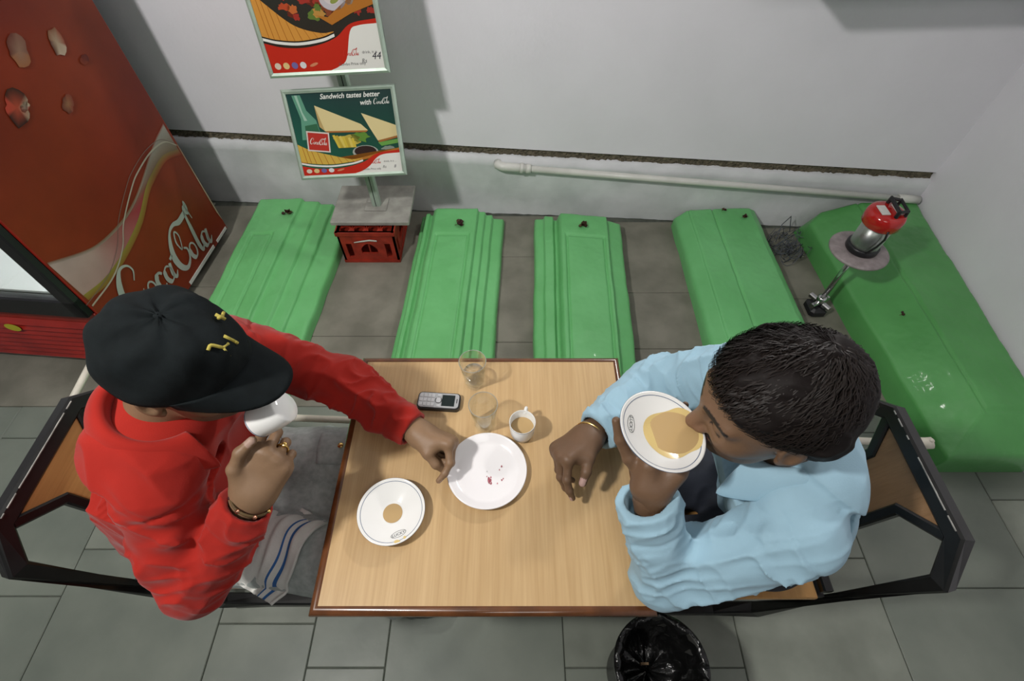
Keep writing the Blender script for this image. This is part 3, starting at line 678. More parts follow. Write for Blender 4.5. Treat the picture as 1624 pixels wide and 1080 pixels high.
    def txt(t, x, y, sz, col, k, shear=0., bold=0.):
        vs, fs = text_polys(t, 1., shear, bold); b.add([o(x+v[0]*sz*H2/W2, y+v[1]*sz, k) for v in vs], fs, 0, col)
    txt('drink, it is ...', .825, .125, .035, (.12, .12, .12), 14); txt('Combo Price only', .60, .035, .034, (.10, .10, .10), 14)
    txt('Rs', .805, .05, .05, (.12, .12, .12), 14, .3); 
    if kind == 'low':
        txt('8', .92, .05, .055, (.08, .08, .1), 14, .3)
        txt('Sandwich tastes better', .315, .925, .083, (.72, .74, .70), 14, .3, .018); txt('with', .685, .835, .083, (.72, .74, .70), 14, .3, .018)
        add_script(b, lambda x, y: o(.815+.0160*x, .838+.0235*y, 14), (.72, .74, .70), .25)
    else: txt('44', .90, .075, .085, (.04, .04, .05), 14, .3)
    # square red badge
    bx_, by_ = (.215, .42) if kind == 'low' else (.115, .80); s1 = .185 if kind == 'low' else .18; rot = -.12 if kind == 'low' else .12
    def bd(x, y): c, s = math.cos(rot), math.sin(rot); return (bx_+(x*c-y*s), by_+(x*s+y*c)*W2/H2)
    pg([bd(-.6*s1, -.5*s1), bd(.6*s1, -.5*s1), bd(.6*s1, .5*s1), bd(-.6*s1, .5*s1)], (.6, .55, .5), 13); pg([bd(-.53*s1, -.43*s1), bd(.53*s1, -.43*s1), bd(.53*s1, .43*s1), bd(-.53*s1, .43*s1)], (.42, .03, .02), 14)
    add_script(b, lambda x, y: o(*bd((x-4.9)*.0175*s1/.185, (y-1.2)*.02*s1/.185), 15), (.66, .62, .58), .25)
    b.build('print', M['print'], f, fixn=False)
    # clamp behind
    return f
poster('lower_poster', (-.695, 1.935, .684), (.997, .035, .035), (-.10, .42, .90), .46, .352, 'low')
poster('upper_poster', (-.690, 1.958, 1.145), (.997, .03, .035), (-.055, .22, .97), .452, .43, 'up')
b = MB(); b.bx(-.70, -.67, 1.965, 2.04, .62, .66, bev=.003); b.build('clamp', M['alu'], ps)
b = MB(); b.bx(-.70, -.67, 1.972, 2.04, 1.10, 1.16, bev=.003); b.build('clamp', M['alu'], ps)

# ------------------------------------------------------------ jar on stand, wire, bin
JX, JY = 1.455, 1.545
st = thing('pedestal_stand', (JX, JY, 0), 'thin chrome pedestal with a round mottled plate holding the red-lidded jar', 'stand')
b = MB(); b.bx(JX-.045, JX+.035, JY-.05, JY+.04, .001, .05, bev=.012); b.build('base', M['darkp'], st)
b = MB()
for a in (.5, .5+PI/2): b.bar([(JX-.055*math.cos(a), JY-.055*math.sin(a), .062), (JX+.055*math.cos(a), JY+.055*math.sin(a), .062)], .022, .022)
b.lathe([(.001, .05), (.022, .05), (.022, .095), (.014, .10), (.001, .10)], c=(JX, JY, 0), seg=20); b.build('cross_foot', M['steel'], st)
b = MB(); b.tube([(JX, JY, .09), (JX, JY, .385)], .0115, seg=14); b.build('pole', M['steel'], st)
b = MB(); b.lathe([(.001, .383), (.112, .383), (.117, .388), (.117, .395), (.110, .399), (.001, .397)], c=(JX, JY, 0), seg=48); b.build('plate', M['disc'], st)
jr = thing('collection_jar', (JX, JY, .398), 'clear collection jar with a red lid and black carrying handle', 'jar')
jx, jy = JX+.006, JY+.004
b = MB(); b.lathe([(.001, .399), (.060, .399), (.064, .404), (.064, .424), (.058, .428), (.001, .428)], c=(jx, jy, 0), seg=36); b.build('base_ring', M['darkp'], jr)
b = MB(); b.lathe([(.056, .428), (.057, .535), (.0535, .535), (.0525, .431), (.0005, .431)], c=(jx, jy, 0), seg=36); b.build('clear_body', M['jarbody'], jr)
b = MB(); b.tube([(jx-.02, jy-.062, .43), (jx-.005, jy-.068, .47), (jx+.002, jy-.071, .51), (jx-.008, jy-.071, .55)], .0045, seg=8); b.build('cord', M['darkp'], jr)
b = MB(); b.lathe([(.001, .533), (.066, .533), (.071, .538), (.072, .575), (.066, .592), (.050, .599), (.001, .601)], c=(jx, jy, 0), seg=40); b.build('lid', M['redgloss'], jr)
b = MB(); b.bx(jx-.044, jx-.012, jy-.032, jy+.022, .6005, .604); b.bx(jx+.018, jx+.034, jy-.03, jy+.03, .6005, .605); b.build('label_plate', M['pvc'], jr)
b = MB(); b.bar([(jx+.002, jy-.045, .598), (jx+.004, jy-.043, .622), (jx+.012, jy+.042, .622), (jx+.012, jy+.044, .598)], .014, .014); b.bar([(jx+.044, jy-.035, .596), (jx+.044, jy-.033, .618), (jx+.050, jy+.035, .618), (jx+.05, jy+.037, .596)], .012, .012)
b.bar([(jx+.004, jy-.043, .622), (jx+.044, jy-.033, .618)], .012, .012); b.bar([(jx+.012, jy+.042, .622), (jx+.05, jy+.035, .618)], .012, .012); b.build('handle', M['darkp'], jr)
b = MB()
for i in range(26):
    cx_, cy_ = 1.445+random.uniform(-.05, .05), 1.96+random.uniform(-.07, .07); rr_ = random.uniform(.025, .06); a0 = random.uniform(0, 6); tl = random.uniform(-.4, .4)
    pts = [(cx_+rr_*math.cos(a0+t)*1.0, cy_+rr_*math.sin(a0+t)*1.2, .012+.05*random.random()+.03*math.sin(t*2+a0)+.0) for t in np.linspace(0, random.uniform(2, 5), 12)]
    b.tube([(p[0], p[1], max(.003, p[2])) for p in pts], .0016, seg=5)
b.tube([(1.40, 1.99, .03), (1.43, 2.06, .09), (1.475, 2.09, .12), (1.485, 2.05, .05)], .0022, seg=5)
tag(b.build('wire_tangle', M['wire']), 'tangle of thin grey wire lying on the floor between two graves', 'wire')

BX, BY = .382, .085
bn = thing('waste_bin', (BX, BY, 0), 'round black waste bin with a shiny black liner on the stone floor', 'bin')
b = MB(); b.lathe([(.001, .0), (.085, 0), (.09, .005), (.112, .32), (.119, .322), (.119, .335), (.109, .335), (.088, .012), (.001, .012)], c=(BX, BY, 0), seg=56); b.build('body', M['bin'], bn)
b = MB(); vs = []; fs = []; seg = 64
lv = [(.120, .315), (.121, .338), (.112, .342), (.104, .33), (.098, .28), (.094, .22), (.088, .17), (.07, .15), (.04, .145), (.008, .15)]
for i in range(seg):
    a = 2*PI*i/seg
    for k, (rr_, z) in enumerate(lv):
        w = 0 if k < 2 else .006*math.sin(a*7+k*1.3)+.004*math.sin(a*13-k*2.1)+RNG.normal(0, .002)
        vs.append((BX+(rr_+w)*math.cos(a), BY+(rr_+w)*math.sin(a), z+(0 if k < 3 else .012*math.sin(a*5+k)+RNG.normal(0, .004))))
n = len(lv)
for i in range(seg):
    for k in range(n-1): fs.append((i*n+k, ((i+1) % seg)*n+k, ((i+1) % seg)*n+k+1, i*n+k+1))
b.add(vs, fs, smooth=True); b.build('liner', M['bag'], bn)
b = MB(); b.bx(BX-.02, BX+.002, BY+.012, BY+.018, .17, .185); b.build('paper_scrap', M['scrap'], bn)

# ------------------------------------------------------------ table
TX0, TX1, TY0, TY1, TZ = -.395, .281, .149, .752, .75
tb = thing('dining_table', (-.057, .45, 0), 'rectangular wood-laminate table with a dark brown edge', 'table')
b = MB(); b.bx(TX0+.006, TX1-.006, TY0+.006, TY1-.006, TZ-.026, TZ, bev=.0015); b.build('top', M['wood'], tb)
b = MB(); pr = [(-.008, -.014), (.004, -.014), (.008, -.008), (.009, .0), (.008, .008), (.003, .0135), (-.003, .0142), (-.008, .0142)]
b.sweep([(TX0+.004, TY0+.004, TZ-.0135), (TX1-.004, TY0+.004, TZ-.0135), (TX1-.004, TY1-.004, TZ-.0135), (TX0+.004, TY1-.004, TZ-.0135)], pr, closed=True, smooth=True); b.build('edge_lipping', M['edge'], tb)
b = MB(); b.bar([(-.33, .45, .705), (.22, .45, .705)], .04); b.bar([(-.057, .2, .705), (-.057, .7, .705)], .04); b.build('under_frame', M['black'], tb)
for (x, y) in ((-.057, .33), (-.057, .57)):
    b = MB(); b.bar([(x, y, .03), (x, y, .69)], .045); b.build('leg', M['black'], tb)
b = MB(); b.bar([(-.057, .33, .02), (-.057, .57, .02)], .045, .038); b.bar([(-.28, .33, .02), (.17, .33, .02)], .04, .036); b.bar([(-.28, .57, .02), (.17, .57, .02)], .04, .036); b.build('base', M['black'], tb)

# ------------------------------------------------------------ chairs
def chair(mir, dy, label, wood, wseat):
    X = (lambda x: x) if not mir else (lambda x: -.15-x)
    Q = lambda x, y, z: (X(x), y+dy, z)
    r = thing('cafe_chair', Q(.62, .42, 0), label, 'chair', 'chairs at the table')
    bk = lambda z: .80+(z-.47)*.33
    b = MB(); b.bar([Q(.36, .262, .02), Q(.655, .262, .02), Q(.765, .25, .09), Q(.882, .207, .735), Q(.905, .275, .80), Q(.905, .56, .80), Q(.882, .632, .735), Q(.765, .605, .09), Q(.655, .60, .02), Q(.36, .60, .02)], .037, .037, up=(0.31, 0.02, .95) if not mir else (-.31, .02, .95), bev=.005)
    f = b.build('frame', M['black'], r)
    # worn paint along the inner top edge of the rail
    b = MB()
    for k in range(26):
        y0 = .285+k*.0105; 
        if random.random() < .22: continue
        xx = .905-.0155+.0005*random.random(); b.bx(min(X(xx), X(xx+.0022)), max(X(xx), X(xx+.0022)), y0+dy, y0+dy+.0104, .8172, .8192)
    tag(b.build('worn_edge', M['worn'], f), kind='stuff')
    for y, ym in ((.283, .362), (.553, .498)):
        b = MB(); b.bar([Q(.897, y, .785), Q(bk(.715)-.004, ym, .715), Q(bk(.45)-.004, ym, .45)], .024, .024, up=(.95, 0, -.31) if not mir else (-.95, 0, -.31)); b.build('back_strut', M['black'], r)
    b = MB(); t = .006
    poly = [(.30, .782), (.54, .782), (.49, .72), (.49, .47), (.37, .47), (.37, .72)]
    vs = [Q(bk(z)-.004-t, y, z) for y, z in poly]+[Q(bk(z)-.004+t, y, z) for y, z in poly]
    b.add(vs, [tuple(range(5, -1, -1)), tuple(range(6, 12))]+[(i, (i+1) % 6, 6+(i+1) % 6, 6+i) for i in range(6)])
    b.build('backrest', wood, r)
    b = MB(); xa, xb = sorted((X(.34), X(.775))); b.bx(xa, xb, .222+dy, .625+dy, .432, .451, bev=.003); b.build('seat', wseat, r)
    b = MB(); b.bar([Q(.36, .245, .416), Q(.79, .245, .416), Q(.79, .60, .416), Q(.36, .60, .416)], .03, .03, closed=True); b.build('seat_frame', M['black'], r)
    b = MB(); b.bar([Q(.795, .235, .462), Q(.795, .61, .462)], .026, .026); b.build('cross_bar', M['black'], r)
    for y in (.262, .60):
        b = MB(); b.bar([Q(.42, y, .03), Q(.42, y, .41)], .032, .032); b.build('front_leg', M['black'], r)
    return r
chair(False, 0., 'black tube-frame chair with a wood back panel, under the person in the blue shirt', M['wood3'], M['wood2'])
chair(True, .025, 'black tube-frame chair with a wood back panel, under the person in the red shirt', M['wood2'], M['wood2'])

# ------------------------------------------------------------ things on the table
pl = thing('dinner_plate', (-.057, .435, TZ), 'plain white melamine plate with pink food stains', 'plate')
b = MB(); b.lathe([(.001, .004), (.066, .004), (.074, .008), (.087, .017), (.0895, .0185), (.091, .017), (.078, .005), (.070, .0), (.001, .0)], c=(-.057, .435, TZ+.0006), seg=72); b.build('dish', M['melamine'], pl)
b = MB()
for (dx, dy, rr_) in [(.008, -.022, .003), (.004, -.019, .0035), (.010, -.028, .0025), (.006, -.026, .0025), (.033, .012, .0018), (.034, -.02, .0022), (.037, -.017, .0016), (.0, -.012, .0016), (.009, -.014, .0018), (.028, .004, .0014), (.024, -.028, .0014)]:
    n = 9; b.add([(-.057+dx+rr_*random.uniform(.5, 1.2)*math.cos(2*PI*i/n), .435+dy+1.7*rr_*random.uniform(.5, 1.2)*math.sin(2*PI*i/n), TZ+.0052) for i in range(n)], [tuple(range(n))])
b.build('food_stain', mat('pink_stain', (.55, .16, .2), .4, var=.5, vscale=200), pl)

def saucer_prof(R): return [(.001, .006), (R*.34, .006), (R*.40, .0075), (R*.62, .013), (R*.86, .0205), (R*.97, .0245), (R, .0255), (R*1.005, .0240), (R*.86, .0160), (R*.60, .0075), (R*.45, .0025), (R*.42, .0), (R*.36, .0), (R*.35, .003), (.001, .003)]
def saucer_h(R, r): return float(np.interp(r, [0, R*.34, R*.40, R*.62, R*.86, R*.97, R], [.006, .006, .0075, .013, .0205, .0245, .0255]))
def saucer(name_label, c, nrm, R, rot, tea_level=None, group='white saucers with blue rim lines'):
    nrm = np.array(nrm, float); nrm /= np.linalg.norm(nrm); ex = np.cross((0, 1, 0), nrm); ex /= np.linalg.norm(ex); ey = np.cross(nrm, ex)
    T = frame_T(c, ex, ey, nrm)
    r = thing('saucer', c, name_label, 'saucer', group)
    b = MB(); b.lathe(saucer_prof(R), seg=72, T=T); b.build('dish', M['ceramic'], r)
    b = MB(); b.lathe([(R*.905, saucer_h(R, R*.905)+.0002), (R*.92, saucer_h(R, R*.92)+.0002)], seg=72, T=T); b.lathe([(R*1.004, .0235), (R*1.008, .0245), (R*1.005, .0255)], seg=72, T=T); b.build('rim_line', M['bluerim'], r)
    # oval crest with lettering
    b = MB(); ca, sa = math.cos(rot), math.sin(rot); rc = R*.70
    def L(x, y):
        px, py = rc*ca+(x*(-sa))+(y*-ca), rc*sa+(x*ca)+(y*-sa); q = math.hypot(px, py); return T((px, py, saucer_h(R, q)+.0004))
    for (k1, k2) in ((1., .93),):
        n = 36; A = [L(.0165*math.cos(2*PI*i/n)*k1, .0075*math.sin(2*PI*i/n)*k1) for i in range(n)]; B2 = [L(.0165*math.cos(2*PI*i/n)*k2, .0075*math.sin(2*PI*i/n)*k2*.95) for i in range(n)]
        b.add(A+B2, [(i, (i+1) % n, n+(i+1) % n, n+i) for i in range(n)])
    vs, fs = text_polys('LUCKY', .0088, 0, .0001); w = max(v[0] for v in vs); b.add([L(v[0]-w/2, v[1]-.003) for v in vs], fs); b.build('crest', M['ink'], r)
    return r, T
s1, T1 = saucer('white saucer with a small round pool of tea, lying on the table', (-.259, .340, TZ+.0005), (0, 0, 1), .072, -1.15)
b = MB(); b.disc(.021, .0066, T=T1, seg=40); b.build('tea', M['tea'], s1)
b = MB(); b.disc(.004, .0, T=lambda p: T1((p[0]+.022, p[1]-.064, .0242)), seg=9, sx=1.8); b.disc(.003, 0, T=lambda p: T1((p[0]+.036, p[1]-.055, .0242)), seg=8); b.build('tea_drip', M['teafilm'], s1)

def tumbler(label, x, y):
    r = thing('water_glass', (x, y, TZ), label, 'glass', 'glasses on the table'); h = .098
    b = MB(); b.lathe([(.0005, .0), (.0235, 0), (.025, .002), (.0265, .03), (.0335, h-.001), (.0328, h), (.0318, h-.001), (.0247, .03), (.0228, .012), (.0005, .011)], c=(x, y, TZ+.0006), seg=48); b.build('tumbler', M['glass'], r)
    b = MB(); b.tube([(x+.0329*math.cos(2*PI*i/48), y+.0329*math.sin(2*PI*i/48), TZ+.0006+h) for i in range(48)], .00085, seg=6, closed=True); b.build('rim', M['glassrim'], r)
    return r
g1 = tumbler('clear glass tumbler at the far table edge, partly filled with water', -.096, .676); g2 = tumbler('empty clear glass tumbler between the phone and the white mug', -.066, .557)
b = MB(); b.lathe([(.0005, .0125), (.0226, .0128), (.0242, .03), (.0262, .05), (.0005, .05)], c=(-.096, .676, TZ+.0006), seg=40); b.build('water', M['water'], g1)

def cup(label, T, R, h, tea=None, hand_ang=0., group='white mugs', tp=.72):
    r = thing('tea_mug', T((0, 0, 0)), label, 'mug', group)
    b = MB(); b.lathe([(.0005, .0), (R*tp, 0), (R*(tp+.08), .003), (R*(.55+.5*(tp+.08)), h*.35), (R, h-.0012), (R*.985, h), (R*.95, h-.0015), (R*(.48+.5*(tp+.08)), h*.35), (R*tp, .008), (.0005, .006)], seg=48, T=T); b.build('bowl', M['ceramic'], r)
    ca, sa = math.cos(hand_ang), math.sin(hand_ang)
    pts = [T((ca*q, sa*q, z)) for q, z in [(R*.92, h*.80), (R*1.28, h*.86), (R*1.55, h*.70), (R*1.52, h*.45), (R*1.25, h*.28), (R*.86, h*.26)]]
    b = MB(); b.tube([tuple(p) for p in spline(pts, 4)], .0042, seg=8); b.build('handle', M['ceramic'], r)
    b = MB(); b.lathe([(R*.995, h-.0035), (R*1.004, h-.003), (R*1.003, h-.0015)], seg=48, T=T); b.build('rim_line', M['bluerim'], r)
    if tea: b = MB(); b.disc(R*.90, tea, T=T, seg=40); b.build('tea', M['tea'], r)
    return r
cup('small white mug of milky tea standing on the table', frame_T((.024, .530, TZ+.0006), (1, 0, 0), (0, 1, 0), (0, 0, 1)), .0305, .066, .036, 1.35)

ph = thing('mobile_phone', (-.182, .615, TZ), 'silver keypad mobile phone lying face up on the table', 'phone')
pa = -.07; PT = frame_T((-.182, .615, TZ+.0006), (math.cos(pa), math.sin(pa), 0), (-math.sin(pa), math.cos(pa), 0), (0, 0, 1))
def rrect(w, h, r, n=5):
    out = []
    for (sx, sy, a0) in ((1, -1, -90), (1, 1, 0), (-1, 1, 90), (-1, -1, 180)):
        for i in range(n+1): a = math.radians(a0+90*i/n); out.append((sx*(w/2-r)+r*math.cos(a), sy*(h/2-r)+r*math.sin(a)))
    return out
b = MB(); b.prism(rrect(.106, .046, .010), 0, .0125, T=PT); b.build('back_shell', M['darkp'], ph)
b = MB(); b.prism(rrect(.100, .040, .008), .0125, .0155, T=PT); b.build('front_face', M['silver'], ph)
b = MB(); b.bx(.008, .040, -.0155, .0155, .0155, .0160, T=PT); b.build('screen', M['screen'], ph)
for i in range(4):
    for j in range(3): b = MB(); x = -.044+i*.0098; y = -.012+j*.012; b.bx(x-.004, x+.004, y-.0052, y+.0052, .0155, .0168, bev=.001, T=PT); b.build('key', M['key'], ph)
b = MB(); b.prism(rrect(.011, .014, .003), .0155, .0170, T=lambda p: PT((p[0]-.0005, p[1], p[2]))); b.build('navigation_key', M['key'], ph)
b = MB(); b.lathe([(.0085, .0155), (.0085, .0164), (.0073, .0164), (.0073, .0155)], seg=20, T=lambda p: PT((p[0]-.0005, p[1], p[2])), c=(0, 0, 0)); b.build('key_ring', M['darkp'], ph)
for j in (-1, 1): b = MB(); b.bx(-.004, .005, j*.0145-.003, j*.0145+.003, .0155, .0166, bev=.001, T=PT); b.build('soft_key', M['key'], ph)
b = MB(); b.bx(.0445, .0465, -.006, .006, .0155, .0158, T=PT); b.build('earpiece', M['darkp'], ph)
# ------------------------------------------------------------ people: bodies grown as smooth distance fields and meshed
A_ = lambda *v: np.array(v, float)
def nrm(v): v = np.array(v, float); return v/np.linalg.norm(v)
def smin(a, b, k):
    if k <= 0: return np.minimum(a, b)
    h = np.maximum(k-np.abs(a-b), 0)/k
    return np.minimum(a, b)-h*h*k*.25
def smax(a, b, k): return -smin(-a, -b, k)
def cone(P, a, b, ra, rb):
    a = A_(*a); b = A_(*b); ba = b-a; t = np.clip(((P-a)@ba)/(ba@ba), 0, 1)
    return np.linalg.norm(P-a-t[:, None]*ba, axis=1)-(ra+(rb-ra)*t)
def ell(P, c, R, rad):
    q = (P-A_(*c))@R.T if R is not None else P-A_(*c)
    rad = A_(*rad); k0 = np.linalg.norm(q/rad, axis=1); k1 = np.linalg.norm(q/(rad*rad), axis=1)
    return k0*(k0-1)/np.maximum(k1, 1e-9)
def loft(P, pts, W, D, lat, ex=2.4):
    """elliptic tube along a gently bent spine; lat = side axis"""
    pts = np.array(pts, float); seg = np.linalg.norm(np.diff(pts, axis=0), axis=1); cum = np.r_[0, np.cumsum(seg)]
    best = np.full(len(P), 1e9); tt = np.zeros(len(P))
    for i in range(len(pts)-1):
        ba = pts[i+1]-pts[i]; t = np.clip(((P-pts[i])@ba)/(ba@ba), 0, 1); d = np.linalg.norm(P-pts[i]-t[:, None]*ba, axis=1)
        m = d < best; best = np.where(m, d, best); tt = np.where(m, cum[i]+t*seg[i], tt)
    c = np.stack([np.interp(tt, cum, pts[:, k]) for k in range(3)], 1); w = np.interp(tt, cum, W); d = np.interp(tt, cum, D)
    ax = nrm(pts[-1]-pts[0]); L = nrm(np.array(lat)-ax*(ax@np.array(lat))); F_ = np.cross(ax, L)
    q = P-c; a = np.abs(q@L); b = np.abs(q@F_); z = np.abs(q@ax)
    m = np.minimum(w, d)
    return ((np.power(np.power(a/w, ex)+np.power(b/d, ex)+np.power(z/m, ex)+1e-12, 1/ex))-1)*m
_NT = np.random.default_rng(11).random((48, 48, 48)).astype('f')
def noise3(Q):
    i = np.floor(Q).astype(int); f = Q-i; f = f*f*(3-2*f); i %= 48; j = (i+1) % 48
    x0, y0, z0 = i.T; x1, y1, z1 = j.T; fx, fy, fz = f.T
    c = lambda a, b, d: _NT[a, b, d]
    return ((c(x0, y0, z0)*(1-fx)+c(x1, y0, z0)*fx)*(1-fy)+(c(x0, y1, z0)*(1-fx)+c(x1, y1, z0)*fx)*fy)*(1-fz)+((c(x0, y0, z1)*(1-fx)+c(x1, y0, z1)*fx)*(1-fy)+(c(x0, y1, z1)*(1-fx)+c(x1, y1, z1)*fx)*fy)*fz
def ridge(Q): n = noise3(Q); return 1-np.abs(2*n-1)
def nets(f, lo, hi, h):
    lo = np.array(lo, float); hi = np.array(hi, float); B = 8
    nb = np.ceil((hi-lo)/(h*B)).astype(int); N = nb*B+1
    gi = np.stack(np.meshgrid(*[np.arange(n) for n in nb], indexing='ij'), -1).reshape(-1, 3)
    ctr = lo+(gi+.5)*B*h; dc = f(ctr)
    V = np.empty(tuple(N), 'f')
    big = np.where(dc.reshape(tuple(nb)) < 0, -1., 1.).astype('f')
    V[:-1, :-1, :-1] = np.repeat(np.repeat(np.repeat(big, B, 0), B, 1), B, 2); V[-1] = 1; V[:, -1] = 1; V[:, :, -1] = 1
    act = gi[np.abs(dc) < B*h*.87*1.5+.015]
    loc = np.stack(np.meshgrid(*[np.arange(B+1)]*3, indexing='ij'), -1).reshape(-1, 3)
    for s in range(0, len(act), 300):
        idx = (act[s:s+300, None, :]*B+loc[None]).reshape(-1, 3)
        V[idx[:, 0], idx[:, 1], idx[:, 2]] = f(lo+idx*h)
    sg = V < 0
    c8 = [sg[a:N[0]-1+a, b:N[1]-1+b, c:N[2]-1+c] for a in (0, 1) for b in (0, 1) for c in (0, 1)]
    al = c8[0].copy(); an = c8[0].copy()
    for c in c8[1:]: al &= c; an |= c
    cells = np.argwhere(an & ~al)
    vid = np.full(tuple(N-1), -1, 'i4'); vid[cells[:, 0], cells[:, 1], cells[:, 2]] = np.arange(len(cells))
    acc = np.zeros((len(cells), 3)); cnt = np.zeros(len(cells))
    for ax in range(3):
        o1, o2 = [k for k in range(3) if k != ax]
        for u in (0, 1):
            for v in (0, 1):
                p = cells.copy(); p[:, o1] += u; p[:, o2] += v; q = p.copy(); q[:, ax] += 1
                va = V[p[:, 0], p[:, 1], p[:, 2]]; vb = V[q[:, 0], q[:, 1], q[:, 2]]; m = (va < 0) != (vb < 0)
                t = np.where(m, va/np.where(va-vb == 0, 1, va-vb), 0); x = p.astype(float); x[:, ax] += t
                acc[m] += x[m]; cnt[m] += 1
    vs = lo+acc/cnt[:, None]*h; faces = []
    for ax in range(3):
        o1, o2 = (ax+1) % 3, (ax+2) % 3
        sa = [slice(None)]*3; sb = [slice(None)]*3; sa[ax] = slice(0, -1); sb[ax] = slice(1, None)
        e = np.argwhere(sg[tuple(sa)] != sg[tuple(sb)])
        e = e[(e[:, o1] > 0) & (e[:, o2] > 0) & (e[:, o1] < N[o1]-1) & (e[:, o2] < N[o2]-1)]
        fl = sg[e[:, 0], e[:, 1], e[:, 2]]
        q = []
        for (u, v) in ((-1, -1), (0, -1), (0, 0), (-1, 0)):
            c = e.copy(); c[:, o1] += u; c[:, o2] += v; q.append(vid[c[:, 0], c[:, 1], c[:, 2]])
        q = np.stack(q, 1); q = np.where(fl[:, None], q, q[:, ::-1]); faces.append(q)
    fc = np.concatenate(faces); fc = fc[(fc >= 0).all(1)]
    return vs, fc
def mesh_np(name, vs, fc, mats, parent=None, col=None, midx=None):
    me = bpy.data.meshes.new(name); off = np.array(wloc(parent)); vs = vs-off
    me.vertices.add(len(vs)); me.vertices.foreach_set('co', vs.astype('f').ravel())
    me.loops.add(len(fc)*4); me.loops.foreach_set('vertex_index', fc.astype('i4').ravel())
    me.polygons.add(len(fc)); me.polygons.foreach_set('loop_start', np.arange(0, len(fc)*4, 4, dtype='i4')); me.polygons.foreach_set('loop_total', np.full(len(fc), 4, 'i4'))
    me.polygons.foreach_set('use_smooth', np.ones(len(fc), bool))
    for m in (mats if isinstance(mats, (list, tuple)) else [mats]): me.materials.append(m)
    if midx is not None: me.polygons.foreach_set('material_index', midx.astype('i4'))
    me.update(calc_edges=True); me.validate()
    if col is not None:
        ca = me.color_attributes.new('Col', 'FLOAT_COLOR', 'POINT'); ca.data.foreach_set('color', np.c_[col, np.ones(len(col))].astype('f').ravel())
    return link(name, me, parent)
def hframe(f, up=(0, 0, 1), roll=0.):
    f = nrm(f); up = np.array(up, float); up = nrm(up-f*(up@f)); l = np.cross(up, f)
    l2 = l*math.cos(roll)+up*math.sin(roll); return np.array([f, l2, np.cross(f, l2)])   # rows: forward, left, up
def head_sdf(P, c, R, beard=0.):
    q = (P-c)@R.T; y = np.abs(q[:, 1]); qs = np.stack([q[:, 0], y, q[:, 2]], 1)
    d = ell(q, (-.014, 0, .036), None, (.099, .077, .086))
    d = smin(d, ell(q, (.030, 0, -.028), None, (.062, .0635, .088)), .05)
    d = smin(d, ell(q, (.040, 0, -.082), None, (.046, .047, .034)), .035)
    d = smin(d, ell(q, (.076, 0, -.101), None, (.016, .020, .016)), .025)
    d = smin(d, ell(qs, (.064, .042, -.022), None, (.022, .022, .020)), .03)           # cheekbones
    d = smin(d, cone(qs, (.089, .006, .030), (.074, .050, .027), .011, .009), .018)    # brow ridge
    d = smax(d, -ell(qs, (.098, .032, .008), None, (.018, .019, .012)), .014)           # sockets
    d = smin(d, ell(qs, (.0775, .0315, .006), None, (.0130, .0145, .0125)), .004)       # lids
    d = smin(d, cone(q, (.089, 0, .020), (.113, 0, -.026), .0085, .0125), .014)         # nose
    d = smin(d, ell(qs, (.102, .0125, -.031), None, (.0115, .0085, .009)), .008)
    d = smax(d, -ell(qs, (.106, .0075, -.041), None, (.006, .0036, .005)), .004)
    d = smin(d, ell(q, (.090, 0, -.0545), None, (.013, .024, .0065)), .010)             # lips
    d = smin(d, ell(q, (.088, 0, -.067), None, (.0125, .020, .0075)), .010)
    d = smax(d, -ell(q, (.106, 0, -.0605), None, (.010, .024, .0016)), .004)
    e = ell(qs, (-.010, .083, -.004), None, (.021, .0085, .032)); e = smax(e, -ell(qs, (-.006, .0905, .000), None, (.012, .007, .020)), .005)
    d = smin(d, e, .008); d = smin(d, ell(qs, (.004, .079, -.030), None, (.008, .006, .010)), .006)
    return d
def finger(base, d, n, lens, bends, yaw=0., s=None):
    """joint positions of one finger; bends turn from d towards palm normal n"""
    d = nrm(d); n = nrm(n-d*(n@d)); pts = [np.array(base, float)]; a = 0.
    dd = nrm(d*math.cos(yaw)+s*math.sin(yaw)) if s is not None else d
    for L, b in zip(lens, bends):
        a += math.radians(b); pts.append(pts[-1]+L*(dd*math.cos(a)+n*math.sin(a)))
    return pts
